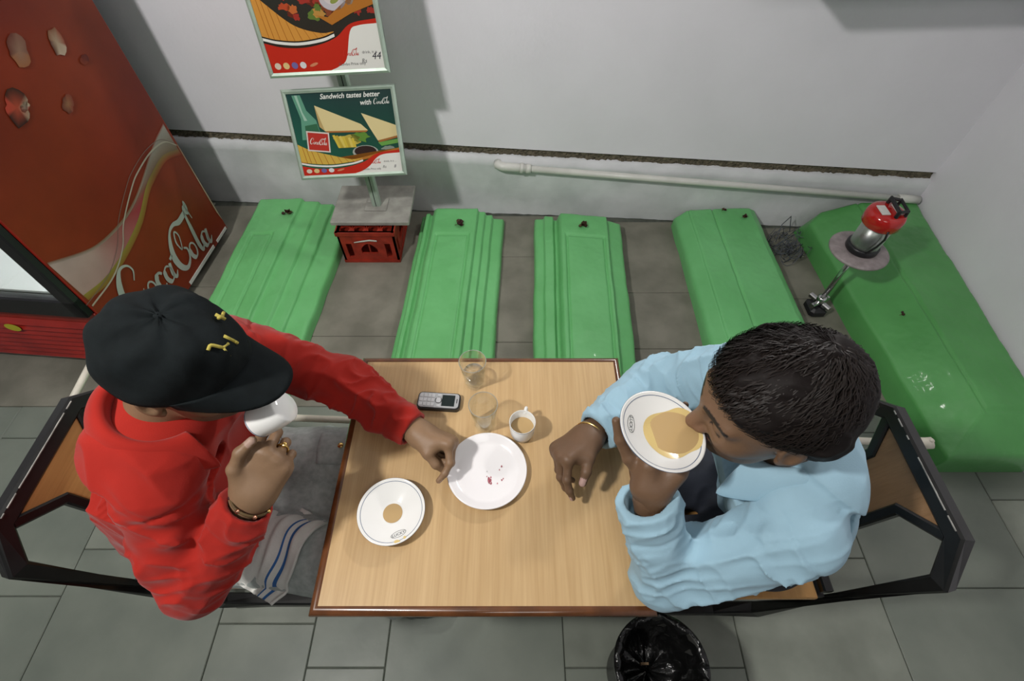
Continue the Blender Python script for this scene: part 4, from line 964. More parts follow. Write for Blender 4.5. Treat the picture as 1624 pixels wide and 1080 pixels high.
class Hand:
    """wrist w, finger direction d, back-of-hand normal nb, thumb side s"""
    def __init__(h, w, d, nb, right=True, curls=None, thumb=None, size=1., spread=(.10, .03, -.04, -.12), tw=None):
        h.w = A_(*w); h.d = nrm(d); nb = A_(*nb); h.nb = nrm(nb-h.d*(nb@h.d)); s = np.cross(h.nb, h.d); h.s = s if right else -s
        n = -h.nb; k = size; h.k = k
        off = [.030, .0095, -.011, -.029]; fwd = [.088, .092, .086, .076]
        L = [(.043, .026, .021), (.047, .030, .022), (.043, .028, .022), (.034, .021, .019)]
        rad = [(.0098, .0088, .0078, .0066), (.0100, .0090, .0080, .0068), (.0096, .0085, .0076, .0065), (.0086, .0075, .0067, .0058)]
        curls = curls or [(30, 40, 25)]*4
        h.f = []
        for i in range(4):
            base = h.w+h.d*fwd[i]*k+h.s*off[i]*k+h.nb*(.004 if i in (1, 2) else 0)
            h.f.append((finger(base, h.d, n, [x*k for x in L[i]], curls[i], spread[i], h.s), [x*k for x in rad[i]]))
        th = thumb if thumb is not None else [(.025, .026, -.012), (.058, .048, -.022), (.085, .050, -.030), (.106, .042, -.034)]
        h.t = ([A_(*q) for q in tw], [.0135*k, .0118*k, .0105*k, .0085*k]) if tw is not None else ([h.w+k*(h.d*a+h.s*b+h.nb*c) for a, b, c in th], [.0135*k, .0118*k, .0105*k, .0085*k])
    def sdf(h, P, arm=None, ra=.028):
        k = h.k; w = h.w
        palm = None
        for i, (pts, r) in enumerate(h.f):
            st = w+h.d*.008*k+h.s*[.018, .006, -.006, -.017][i]*k
            c = cone(P, st, pts[0], .0165*k, .0135*k)
            palm = c if palm is None else smin(palm, c, .016*k)
        palm = smin(palm, cone(P, w+h.d*.018*k+h.s*.012*k-h.nb*.010*k, w+h.d*.055*k+h.s*.028*k-h.nb*.014*k, .018*k, .015*k), .02*k)   # thenar
        palm = smin(palm, cone(P, w+h.d*.02*k-h.s*.016*k-h.nb*.008*k, w+h.d*.065*k-h.s*.026*k-h.nb*.008*k, .016*k, .014*k), .018*k)
        # wrist, slightly flattened
        if arm is not None: palm = smin(palm, cone(P, w+h.d*.01*k, arm, .0255*k, ra), .03*k)
        dig = None
        for pts, r in h.f:
            d = None
            for j in range(3): c = cone(P, pts[j], pts[j+1], r[j], r[j+1]); d = c if d is None else smin(d, c, .004*k)
            for j in (1, 2): d = smin(d, np.linalg.norm(P-pts[j], axis=1)-(r[j]*1.06), .003*k)
            dig = d if dig is None else smin(dig, d, .0012*k)
        o = smin(palm, dig, .010*k)
        pts, r = h.t; d = None
        for j in range(3): c = cone(P, pts[j], pts[j+1], r[j], r[j+1]); d = c if d is None else smin(d, c, .006*k)
        # knuckle tendons
        base = smin(palm, cone(P, pts[0], pts[1], r[0], r[1]), .022*k)
        o = smin(o, base, .004*k)
        return smin(o, d, .004*k)
    def nails(h):
        out = []
        for pts, r in h.f:
            dd = nrm(pts[3]-pts[2]); pd = nrm(pts[2]-pts[1]); sd = nrm(np.cross(h.s, dd)); 
            if sd@h.nb < 0 and False: sd = -sd
            up = nrm(np.cross(dd, np.cross(h.nb, dd))) if abs(dd@h.nb) < .95 else h.d
            # dorsal direction: rotate with the bend
            ax = h.s; up = nrm(np.cross(ax, dd)); 
            if up@nrm(np.cross(ax, h.d)) * (1 if nrm(np.cross(ax, h.d))@h.nb > 0 else -1) < -2: up = -up
            if nrm(np.cross(ax, h.d))@h.nb < 0: up = -up
            out.append((pts[3]+up*r[3]*.8-dd*.001, dd, up, r[3]))
        pts, r = h.t; dd = nrm(pts[3]-pts[2]); up = nrm(h.nb+h.s*.5-dd*((h.nb+h.s*.5)@dd)); out.append((pts[3]+up*r[3]*.8, dd, up, r[3]*1.15))
        return out
def grow(f, lo, hi, h): return nets(f, lo, hi, h)
def bbox(pts, m): pts = np.array(pts); return pts.min(0)-m, pts.max(0)+m
def cuff_cut(P, d, wr, el, t=0.):
    ax = nrm(np.array(wr)-np.array(el)); return smax(d, (P-np.array(wr))@ax-t, .006)
def limb_folds(P, a, b, amp, f_ax=38., seed=0., start=0., twist=3., pw=2.2):
    a = np.array(a); b = np.array(b); ax = nrm(b-a); t = (P-a)@ax; e1 = nrm(np.cross(ax, (.31, .5, .8))); e2 = np.cross(ax, e1); q = P-a-t[:, None]*ax
    x, y = q@e1, q@e2; r = np.sqrt(x*x+y*y)+1e-6; L = np.linalg.norm(b-a)
    n = ridge(np.stack([t*f_ax+x*12+seed, x/r*twist*.55+seed+7, y/r*twist*.55+20], 1))
    win = np.clip((t+.04)/.08, 0, 1)*np.clip((L+.03-t)/.06, 0, 1)
    return -amp*(n**pw)*win
def creases(P, c, along, fa, fc, amp, seed, pw=5.):
    """thin cloth creases running along a direction"""
    al = nrm(along); e1 = nrm(np.cross(al, (.3, .2, .9))); e2 = np.cross(al, e1); q = P-np.array(c)
    return -amp*ridge(np.stack([q@al*fa+seed, q@e1*fc+seed*.7+q@al*3, q@e2*fc], 1))**pw
def near(d, P, fn, lim=.035):
    m = np.abs(d) < lim
    if m.any(): d = d.copy(); d[m] += fn(P[m])
    return d
def groove(s, dep=.0022, w=.0042): return dep*np.exp(-(s/w)**2)
def merge(parts):
    V = []; Fc = []; Cc = []; k = 0
    for v, f, c in parts: V.append(v); Fc.append(f+k); Cc.append(c); k += len(v)
    return np.concatenate(V), np.concatenate(Fc), np.concatenate(Cc)
def skin_cols(vs, base, nails=(), nailc=(.55, .38, .32), dark=None):
    c = np.tile(np.array(base, float), (len(vs), 1))
    for (p, dd, up, r) in nails:
        q = vs-p; a = q@dd; b = np.abs(q@np.cross(dd, up)); u = q@up
        m = (np.abs(a) < r*1.05) & (b < r*.72) & (u > -r*.35) & (u < r*.7); c[m] = nailc
    return c

def make_collar(parent, nc, ax, fwd, r0, r1, mat_, tip=.06, drop=.055, gap=.5, stand=.028, tipout=.03, name='collar'):
    """folded shirt collar around the neck centre nc"""
    ax = nrm(ax); fwd = nrm(np.array(fwd)-ax*(ax@np.array(fwd))); lf = np.cross(ax, fwd); nc = np.array(nc)
    n = 40; vs = []; fs = []; rows = 7
    for i in range(n+1):
        a = gap+(2*PI-2*gap)*i/n; fr = 1-abs(2*i/n-1)          # 0 at tips, 1 at back
        dirv = fwd*math.cos(a)+lf*math.sin(a)
        e = max(0, 1-fr/.34)**1.3
        for k in range(rows):
            t = k/(rows-1)
            if t < .2: rr = r0-.002; z = stand*(t/.2)*1.0-.010*(1-t/.2)
            else:
                u = (t-.2)/.8; rr = r0+(r1-r0)*(u**.75)+e*tip*.35*u; z = stand+.006*math.sin(u*PI)-(drop+e*tip*.75)*u**1.25
            p = nc+dirv*rr+ax*z+fwd*(e*tipout*max(0, t-.2)-.012*fr)+ax*(.012*fr)
            vs.append(p)
    R = rows
    for i in range(n):
        for k in range(R-1): fs.append((i*R+k, (i+1)*R+k, (i+1)*R+k+1, i*R+k+1))
    b = MB(); b.add(vs, fs, smooth=True); o = b.build(name, mat_, parent)
    md = o.modifiers.new('thick', 'SOLIDIFY'); md.thickness = .0035; md.offset = 0
    md = o.modifiers.new('sub', 'SUBSURF'); md.levels = 1; md.render_levels = 1
    return o
# ============================================================ person in the red shirt
SKL = (.215, .130, .074)
pL = thing('person', (-.76, .44, .0), 'seated person in a red long-sleeved shirt and black cap drinking from a white mug', 'person')
hL = A_(-.552, .462, 1.160); RL = hframe((.93, -.10, -.34), roll=-.02)
neckL = A_(-.645, .435, 1.045)
shN, elN, wrN = A_(-.642, .305, .967), A_(-.606, .195, .802), A_(-.480, .300, .940)
shF, elF, wrF = A_(-.615, .630, .985), A_(-.405, .628, .835), A_(-.222, .508, .812)
pelL = A_(-.775, .44, .545); cheL = A_(-.698, .445, .86)
fwL = nrm(A_(.97, -.10, 0)); ltL = nrm(A_(.10, .985, 0))
# right hand holding the mug by its handle, back of the hand towards the viewer
to_cam = lambda p: nrm(A_(0, 0, 1.85)-p)
dHN = nrm(A_(.055, .085, .075)); nbN = nrm(A_(.25, -.62, .70))
HN = Hand(wrN+dHN*.012, dHN, nbN, True, curls=[(48, 78, 42), (58, 82, 45), (64, 84, 48), (68, 84, 50)], thumb=[(.018, .026, .006), (.050, .046, .016), (.084, .048, .020), (.112, .038, .020)], spread=(.06, .0, -.04, -.10))
# left hand pinching at the plate, thumb side up
dHF = nrm(A_(.94, -.30, -.06)); nbF = nrm(A_(.20, .80, .48))
HF = Hand(wrF+dHF*.004, dHF, nbF, False, curls=[(66, 34, 14), (76, 92, 50), (80, 96, 55), (82, 96, 58)], thumb=[(.022, .022, -.014), (.050, .034, -.034), (.074, .026, -.052), (.094, .010, -.062)], spread=(.03, .0, -.02, -.06), size=.96)
def fNeckL(P):
    d = head_sdf(P, hL, RL)
    return smin(d, cone(P, hL+RL.T@A_(-.035, 0, -.07), neckL+A_(-.02, 0, -.04), .052, .062), .03)
parts = []
v, f = nets(fNeckL, hL-A_(.16, .15, .24), hL+A_(.17, .15, .16), .0034)
c = skin_cols(v, SKL); q = (v-hL)@RL.T
hair_m = (q[:, 0] < .055-.35*np.abs(q[:, 1])) & (q[:, 2] > .022-.25*(q[:, 0])) | ((q[:, 0] < -.030) & (q[:, 2] > -.055)) | ((q[:, 0] < .012) & (q[:, 0] > -.02) & (np.abs(q[:, 1]) < .075) & (q[:, 2] > -.01))
hair_m &= ~((np.abs(q[:, 1]) > .0765) & (q[:, 2] < .035) & (q[:, 0] > -.04)); c[hair_m] = (.02, .016, .014)
bm = (q[:, 0] > .06) & (np.abs(q[:, 2]-(.033-.12*np.abs(np.abs(q[:, 1])-.03))) < .0045) & (np.abs(q[:, 1]) > .010) & (np.abs(q[:, 1]) < .052); c[bm] = (.02, .015, .012)
lm = (q[:, 0] > .080) & (np.abs(q[:, 2]+.0605) < .012) & (np.abs(q[:, 1]) < .024); c[lm] = (.20, .085, .060)
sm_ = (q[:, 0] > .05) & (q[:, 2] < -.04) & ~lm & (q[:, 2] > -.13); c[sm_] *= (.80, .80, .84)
parts.append((v, f, c))
def fHN(P): return HN.sdf(P, HN.w-(wrN-elN)/np.linalg.norm(wrN-elN)*.07, .029)
lo, hi = bbox([p for pts, r in HN.f for p in pts]+HN.t[0]+[HN.w-nrm(wrN-elN)*.08], .03); v, f = nets(fHN, lo, hi, .0021); parts.append((v, f, skin_cols(v, SKL, HN.nails(), (.36, .24, .19))))
def fHF(P): return HF.sdf(P, HF.w-nrm(wrF-elF)*.07, .029)
lo, hi = bbox([p for pts, r in HF.f for p in pts]+HF.t[0]+[HF.w-nrm(wrF-elF)*.08], .03); v, f = nets(fHF, lo, hi, .0021); parts.append((v, f, skin_cols(v, tuple(x*1.12 for x in SKL), HF.nails(), (.50, .34, .28))))
legL = dict(hipN=A_(-.77, .345, .545), knN=A_(-.325, .268, .565), anN=A_(-.36, .285, .085), hipF=A_(-.77, .54, .545), knF=A_(-.33, .565, .560), anF=A_(-.34, .56, .085))
def fCoreL(P):
    d = loft(P, [pelL, cheL, neckL-A_(0, 0, .03)], [.115, .125, .055], [.072, .070, .050], ltL)
    for a, e, w in ((shN, elN, wrN), (shF, elF, wrF)): d = smin(d, smin(cone(P, a, e, .045, .036), cone(P, e, w, .036, .024), .02), .03)
    for s in 'NF': d = smin(d, smin(cone(P, legL['hip'+s], legL['kn'+s], .075, .050), cone(P, legL['kn'+s], legL['an'+s], .048, .035), .02), .03)
    return d
v, f = nets(fCoreL, A_(-.93, .1, .03), A_(-.15, .75, 1.12), .010); parts.append((v, f, skin_cols(v, SKL)))
v, f, c = merge(parts); body = mesh_np('body', v, f, M['skinL'], pL, c)

# shirt
def fShirtL(P):
    t = loft(P, [pelL-A_(.0, 0, .06), pelL+A_(-.005, 0, .14), cheL, cheL+A_(.035, -.005, .12), neckL-A_(.025, 0, .085)], [.168, .162, .175, .150, .075], [.125, .112, .115, .095, .060], ltL)
    t = smin(t, cone(P, shN+A_(.02, .05, .01), neckL+A_(-.03, 0, -.045), .056, .046), .04); t = smin(t, cone(P, shF+A_(0, -.05, .01), neckL+A_(-.03, 0, -.045), .056, .046), .04)
    def tf(P):
        q = P-cheL
        return -.011*ridge(np.stack([(q@fwL)*6+q[:, 2]*4+3, q@ltL*7-q[:, 2]*4, q[:, 2]*5+q@ltL*5], 1))**2+creases(P, cheL, (.5, -.25, -.8), 3.5, 15, .0060, 3.1, 3)+creases(P, cheL, (.1, .7, -.5), 3, 13, .005, 9.4, 3)
    t = near(t, P, tf)
    aN = smin(cone(P, shN, elN, .061, .052), cone(P, elN, wrN, .052, .040), .018)
    aN = smin(aN, np.linalg.norm(P-elN-A_(-.008, -.010, -.010), axis=1)-.048, .03)
    aN = near(aN, P, lambda P: limb_folds(P, shN, elN, .010, 20, 2., twist=2.0, pw=3.)+limb_folds(P, elN, wrN, .008, 22, 9., twist=2.0, pw=3.)+limb_folds(P, shN, elN, .006, 36, 12., pw=4., twist=1.6)+limb_folds(P, elN, wrN, .005, 40, 19., pw=4., twist=1.6)
              +groove((P-wrN)@nrm(wrN-elN)+.058)+groove((P-shN)@nrm(elN-shN)-.012, .003))
    aN = smax(aN, (P-wrN)@nrm(wrN-elN)+.004, .004)
    aF = smin(cone(P, shF, elF, .061, .051), cone(P, elF, wrF, .051, .037), .018)
    aF = near(aF, P, lambda P: limb_folds(P, shF, elF, .010, 20, 4., twist=2.0, pw=3.)+limb_folds(P, elF, wrF, .011, 20, 14., twist=2.0, pw=3.)+limb_folds(P, shF, elF, .006, 36, 24., pw=4., twist=1.6)+limb_folds(P, elF, wrF, .008, 36, 31., pw=4., twist=1.6)
              +groove((P-wrF)@nrm(wrF-elF)+.060)+groove((P-shF)@nrm(elF-shF)-.03, .003))
    aF = smax(aF, (P-wrF)@nrm(wrF-elF)+.006, .004)
    d = smin(t, aN, .035); d = smin(d, aF, .045)
    # hollow cuffs
    d = smax(d, -np.maximum(cone(P, wrN+nrm(wrN-elN)*.05, wrN-nrm(wrN-elN)*.05, .036, .033), -(P-wrN)@nrm(wrN-elN)-.035), .002)
    d = smax(d, -np.maximum(cone(P, wrF+nrm(wrF-elF)*.05, wrF-nrm(wrF-elF)*.05, .034, .031), -(P-wrF)@nrm(wrF-elF)-.035), .002)
    return smax(d, .492-P[:, 2], .01)
v, f = nets(fShirtL, A_(-.96, .08, .47), A_(-.18, .78, 1.12), .0036); shirtL = mesh_np('shirt', v, f, M['redshirt'], pL)
make_collar(shirtL, neckL+A_(.012, -.004, .002), (.30, -.03, .95), fwL, .066, .104, M['redshirt'], tip=.052, drop=.040, gap=.50, stand=.030, tipout=.022)
# seams and shoulder stitching
def seam(parent, pts, r, m, name='seam'):
    b = MB(); b.tube([tuple(p) for p in spline(pts, 6)], r, seg=6); return b.build(name, m, parent)
# trousers
def legs(P, g, amp=.006, rk=.072, hip=.095, an=.060):
    d = None
    for s in 'NF':
        e = smin(cone(P, g['hip'+s], g['kn'+s], hip, rk), cone(P, g['kn'+s], g['an'+s], rk, an), .03)
        e = e+limb_folds(P, g['hip'+s], g['kn'+s], amp, 15, 3. if s == 'N' else 8.)+limb_folds(P, g['kn'+s], g['an'+s], amp, 16, 5.)
        d = e if d is None else smin(d, e, .02)
    return d
def fJeans(P):
    d = legs(P, legL); d = smin(d, cone(P, A_(-.74, .44, .53), A_(-.42, .415, .475), .085, .06), .05); d = smin(d, ell(P, pelL+A_(0, 0, .0), None, (.13, .178, .095)), .05)
    return smax(smax(d, .09-P[:, 2], .01), .4525-P[:, 2]+np.where(P[:, 0] > -.50, -1, 0), .004)
v, f = nets(fJeans, A_(-.93, .14, .05), A_(-.20, .72, .68), .0055); trL = mesh_np('jeans', v, f, M['jeans'], pL)
def thigh_F(x, y):
    t = min(1, max(0, (x+.77)/.44)); yc = .54+.025*t; zc = .545+.015*t; r_ = .095-.023*t; return zc+math.sqrt(max(.0001, r_*r_-(y-yc)**2))
b = MB(); vs = []
for i in range(9):
    for j in range(9):
        x = -.505+.085*i/8; y = .505+.085*j/8; vs.append((x, y, thigh_F(x, y)+.0115))
b.add(vs, [(i*9+j, i*9+j+1, (i+1)*9+j+1, (i+1)*9+j) for i in range(8) for j in range(8)], smooth=True); o = b.build('pocket', M['jeans'], trL); md = o.modifiers.new('thick', 'SOLIDIFY'); md.thickness = .004
b = MB(); b.lathe([(.001, 0), (.006, 0), (.008, .002), (.006, .004), (.001, .004)], c=(-.445, .548, thigh_F(-.445, .548)+.013), seg=14); b.build('button', M['gold'], trL)
# shoes
def shoe(parent, an, yaw=0.):
    d = A_(math.cos(yaw), math.sin(yaw), 0); a = A_(an[0], an[1], 0)
    fs_ = lambda P: smax(smin(smin(cone(P, a-d*.035+A_(0, 0, .045), a+d*.06+A_(0, 0, .042), .042, .042), cone(P, a+d*.06+A_(0, 0, .04), a+d*.165+A_(0, 0, .032), .043, .034), .03), cone(P, a+A_(0, 0, .05), a+A_(0, 0, .10), .045, .046), .03), .002-P[:, 2], .006)
    v, f = nets(fs_, a-A_(.24, .13, .01), a+A_(.24, .13, .18), .005); return mesh_np('shoe', v, f, M['shoe'], parent)
shoe(pL, legL['anN'], -.1); shoe(pL, legL['anF'], .1)
# cap
HT = lambda p: tuple(hL+RL.T@np.array(p))
b = MB(); vs = []; fs = []; nu, nv = 72, 22
for i in range(nu):
    a = 2*PI*i/nu
    seamk = min(abs(((a/(2*PI)*6) % 1)-0), 1-abs((a/(2*PI)*6) % 1))
    for j in range(nv):
        t = j/(nv-1); ph_ = t*PI/2*.995
        rx, ry, rz = .116, .094, .112
        sq = math.cos(ph_)**.62 if j < nv-1 else .01
        dd_ = -.0009*math.exp(-(seamk/.03)**2)*(1 if t > .15 else .3)+.0022*math.sin(a*3+t*5)+.0018*math.sin(a*7-t*9)
        x = -.010+(rx*sq+dd_)*math.cos(a); y = (ry*sq+dd_)*math.sin(a); z = .020+rz*math.sin(ph_)**1.0+dd_+.014*math.cos(a)*(1-t)
        vs.append(HT((x, y, z)))
for i in range(nu):
    for j in range(nv-1): fs.append((i*nv+j, ((i+1) % nu)*nv+j, ((i+1) % nu)*nv+j+1, i*nv+j+1))
b.add(vs, fs, smooth=True); cap = b.build('cap', M['capm'], pL)
md = cap.modifiers.new('thick', 'SOLIDIFY'); md.thickness = .003; md.offset = -1
b = MB(); vs = []; fs = []; nu, nv = 28, 10
for i in range(nu):
    w = -1+2*i/(nu-1); a = w*1.22
    for j in range(nv):
        t = j/(nv-1); x0_ = -.010+.112*math.cos(a); y0_ = .092*math.sin(a)
        L_ = .072*(1-abs(w)**2.6)+.004
        x = x0_+L_*t; y = y0_*(1-.10*t*abs(w)); z = .036+.004*math.cos(a)-.020*t-.030*(y/.09)**2*(.5+.6*t)+.006
        vs.append(HT((x, y, z)))
for i in range(nu-1):
    for j in range(nv-1): fs.append((i*nv+j, (i+1)*nv+j, (i+1)*nv+j+1, i*nv+j+1))
b.add(vs, fs, smooth=True); vis = b.build('visor', M['capm'], cap); md = vis.modifiers.new('thick', 'SOLIDIFY'); md.thickness = .004; md.offset = 0
b = MB(); b.lathe([(.001, .1340), (.005, .1335), (.0065, .131), (.006, .129)], seg=16, T=lambda p: HT((p[0]-.010, p[1], p[2]))); b.build('cap_button', M['capm'], cap)
def crown(a, t):
    ph_ = t*PI/2; sq = math.cos(ph_)**.62; return HT((-.010+.1185*sq*math.cos(a), .0965*sq*math.sin(a), .0215+.112*math.sin(ph_)+.014*math.cos(a)*(1-t)))
b = MB()
for pts in [[(-.40, .60), (-.28, .62), (-.16, .52)], [(-.16, .52), (-.02, .50)], [(-.16, .52), (-.18, .40)], [(.06, .58), (.10, .45)], [(.10, .45), (.12, .40)], [(.46, .66), (.58, .60)], [(.50, .58), (.56, .68)], [(.58, .60), (.70, .56)]]:
    b.tube([crown(*p) for p in (spline(pts, 4) if len(pts) > 2 else pts)], .0028, seg=6)
b.build('embroidery', M['embro'], cap)
# ring, thread bracelet, towel, mug
def torus_at(c, ax, R, r, m, name, parent, sc=(1, 1), seg=28):
    ax = nrm(ax); e1 = nrm(np.cross(ax, (.2, .3, .9))); e2 = np.cross(ax, e1); c = np.array(c)
    b = MB(); b.tube([tuple(c+e1*R*sc[0]*math.cos(2*PI*i/seg)+e2*R*sc[1]*math.sin(2*PI*i/seg)) for i in range(seg)], r, seg=8, closed=True); return b.build(name, m, parent)
p0, p1 = HN.f[2][0][0], HN.f[2][0][1]; rg_ = torus_at(p0*.35+p1*.65, p1-p0, .0105, .0018, M['gold'], 'ring', pL)
st_ = p0*.35+p1*.65+nrm(np.cross(HN.s, p1-p0)*np.sign(np.cross(HN.s, p1-p0)@HN.nb))*.0115; b = MB(); b.lathe([(.0005, .003), (.0035, .0028), (.0055, .0008), (.0055, -.001)], seg=14, T=lambda p: tuple(st_+np.array(p))); b.build('ring_stone', M['gold'], rg_)
wb_ = wrN+nrm(wrN-elN)*.006
br = torus_at(wb_, wrN-elN, .0345, .0026, M['petal2'], 'bracelet', pL)
for i in range(7):
    e1 = nrm(np.cross(nrm(wrN-elN), (.2, .3, .9))); e2 = np.cross(nrm(wrN-elN), e1); a = .9*i
    b = MB(); b.lathe([(.0003, -.0042), (.003, -.003), (.0042, 0), (.003, .003), (.0003, .0042)], seg=10, T=lambda p, a=a: tuple(wb_+e1*.036*math.cos(a)+e2*.036*math.sin(a)+np.array(p))); b.build('bead', [M['copper'], M['gold'], M['petal']][i % 3], br)

# ============================================================ person in the blue shirt
SKR = (.140, .080, .046)
pR = thing('person', (.62, .42, .0), 'seated person in a light blue shirt sipping tea from a raised saucer', 'person')
hR = A_(.400, .378, 1.168); RR = hframe((-.965, .02, -.25), roll=.02)
neckR = A_(.487, .395, 1.035)
sN, eN, wN = A_(.505, .245, .965), A_(.293, .208, .803), A_(.234, .298, .984)
sF, eF, wF = A_(.495, .575, .970), A_(.335, .632, .815), A_(.178, .490, .835)
pelR = A_(.640, .42, .545); cheR = A_(.560, .410, .855)
fwR = nrm(A_(-1, -.03, 0)); ltR = nrm(A_(-.03, 1, 0))
# right hand hovering over the table, fingers pointing down to the near edge
dRF = nrm(A_(-.72, -.52, .10)); nbRF = nrm(A_(-.50, .36, .78))
HRF = Hand(wF+dRF*.006, dRF, nbRF, True, curls=[(64, 22, 10), (72, 26, 12), (78, 34, 18), (80, 42, 22)], thumb=[(.022, .024, -.006), (.048, .044, -.016), (.068, .052, -.034), (.084, .052, -.052)], spread=(.10, .02, -.03, -.06), size=1.)
# left hand under the saucer, palm up
dRN = nrm(A_(.30, .40, .52)); nbRN = nrm(A_(.10, .55, -.75))
HRN = Hand(wN+dRN*.008, dRN, nbRN, False, curls=[(-30, 6, 8), (-32, 6, 8), (-30, 6, 8), (-24, 8, 10)], thumb=[(.018, .022, -.004), (.042, .046, .008), (.066, .060, .022), (.090, .060, .036)], spread=(.12, .02, -.08, -.22), size=.90, tw=[(.232, .332, 1.000), (.203, .350, 1.030), (.186, .372, 1.058), (.178, .394, 1.084)])
def fNeckR(P):
    d = head_sdf(P, hR, RR)
    return smin(d, cone(P, hR+RR.T@A_(-.035, 0, -.07), neckR+A_(.02, 0, -.04), .052, .062), .03)
parts = []
v, f = nets(fNeckR, hR-A_(.17, .15, .24), hR+A_(.17, .15, .16), .0030)
c = skin_cols(v, tuple(x*1.22 for x in SKR)); q = (v-hR)@RR.T; ay = np.abs(q[:, 1])
hm = (q[:, 2] > .085-.9*np.maximum(0, .062-q[:, 0])-.0) & (q[:, 0] < .075); hm |= (q[:, 0] < -.035) & (q[:, 2] > -.06); hm |= (q[:, 0] < .015) & (q[:, 0] > -.035) & (q[:, 2] > -.005) & (ay < .0765)
c[hm] = (.018, .012, .010)
bm = (q[:, 0] > .05) & (np.abs(q[:, 2]-(.0335-.22*np.maximum(0, ay-.032))) < .0052*(1-.3*(ay > .045))) & (ay > .008) & (ay < .060); c[bm] = (.014, .010, .009)
em = (q[:, 0] > .055) & (np.abs(q[:, 2]+.0005) < .0026) & (ay > .017) & (ay < .047); c[em] = (.02, .012, .010)
lm = (q[:, 0] > .078) & (np.abs(q[:, 2]+.0605) < .012) & (ay < .023); c[lm] = (.15, .06, .045)
nm = (q[:, 0] > .10) & (q[:, 2] > -.045) & (q[:, 2] < .0); c[nm] *= (1.06, 1.0, 1.0)
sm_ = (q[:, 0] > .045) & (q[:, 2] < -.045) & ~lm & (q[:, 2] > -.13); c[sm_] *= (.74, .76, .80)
mu = (q[:, 0] > .085) & (np.abs(q[:, 2]+.046) < .0042) & (ay < .030); c[mu] = (.03, .02, .016)
parts.append((v, f, c))
def fH1(P): return HRF.sdf(P, HRF.w-nrm(wF-eF)*.08, .029)
lo, hi = bbox([p for pts, r in HRF.f for p in pts]+HRF.t[0]+[HRF.w-nrm(wF-eF)*.09], .03); v, f = nets(fH1, lo, hi, .0021); parts.append((v, f, skin_cols(v, SKR, HRF.nails(), (.42, .27, .24))))
def fH2(P): return HRN.sdf(P, HRN.w-nrm(wN-eN)*.08, .029)
lo, hi = bbox([p for pts, r in HRN.f for p in pts]+HRN.t[0]+[HRN.w-nrm(wN-eN)*.09], .03); v, f = nets(fH2, lo, hi, .0021); parts.append((v, f, skin_cols(v, tuple(x*1.1 for x in SKR), HRN.nails(), (.42, .27, .24))))
legR = dict(hipN=A_(.63, .325, .545), knN=A_(.205, .285, .56), anN=A_(.20, .30, .085), hipF=A_(.63, .52, .545), knF=A_(.20, .49, .56), anF=A_(.22, .50, .085))
def fCoreR(P):
    d = loft(P, [pelR, cheR, neckR-A_(0, 0, .03)], [.115, .125, .055], [.072, .070, .050], ltR)
    for a, e, w in ((sN, eN, wN), (sF, eF, wF)): d = smin(d, smin(cone(P, a, e, .045, .036), cone(P, e, w, .036, .024), .02), .03)
    for s in 'NF': d = smin(d, smin(cone(P, legR['hip'+s], legR['kn'+s], .075, .050), cone(P, legR['kn'+s], legR['an'+s], .048, .035), .02), .03)
    return d
v, f = nets(fCoreR, A_(.10, .12, .03), A_(.82, .72, 1.12), .010); parts.append((v, f, skin_cols(v, SKR)))
v, f, c = merge(parts); mesh_np('body', v, f, M['skinR'], pR, c)
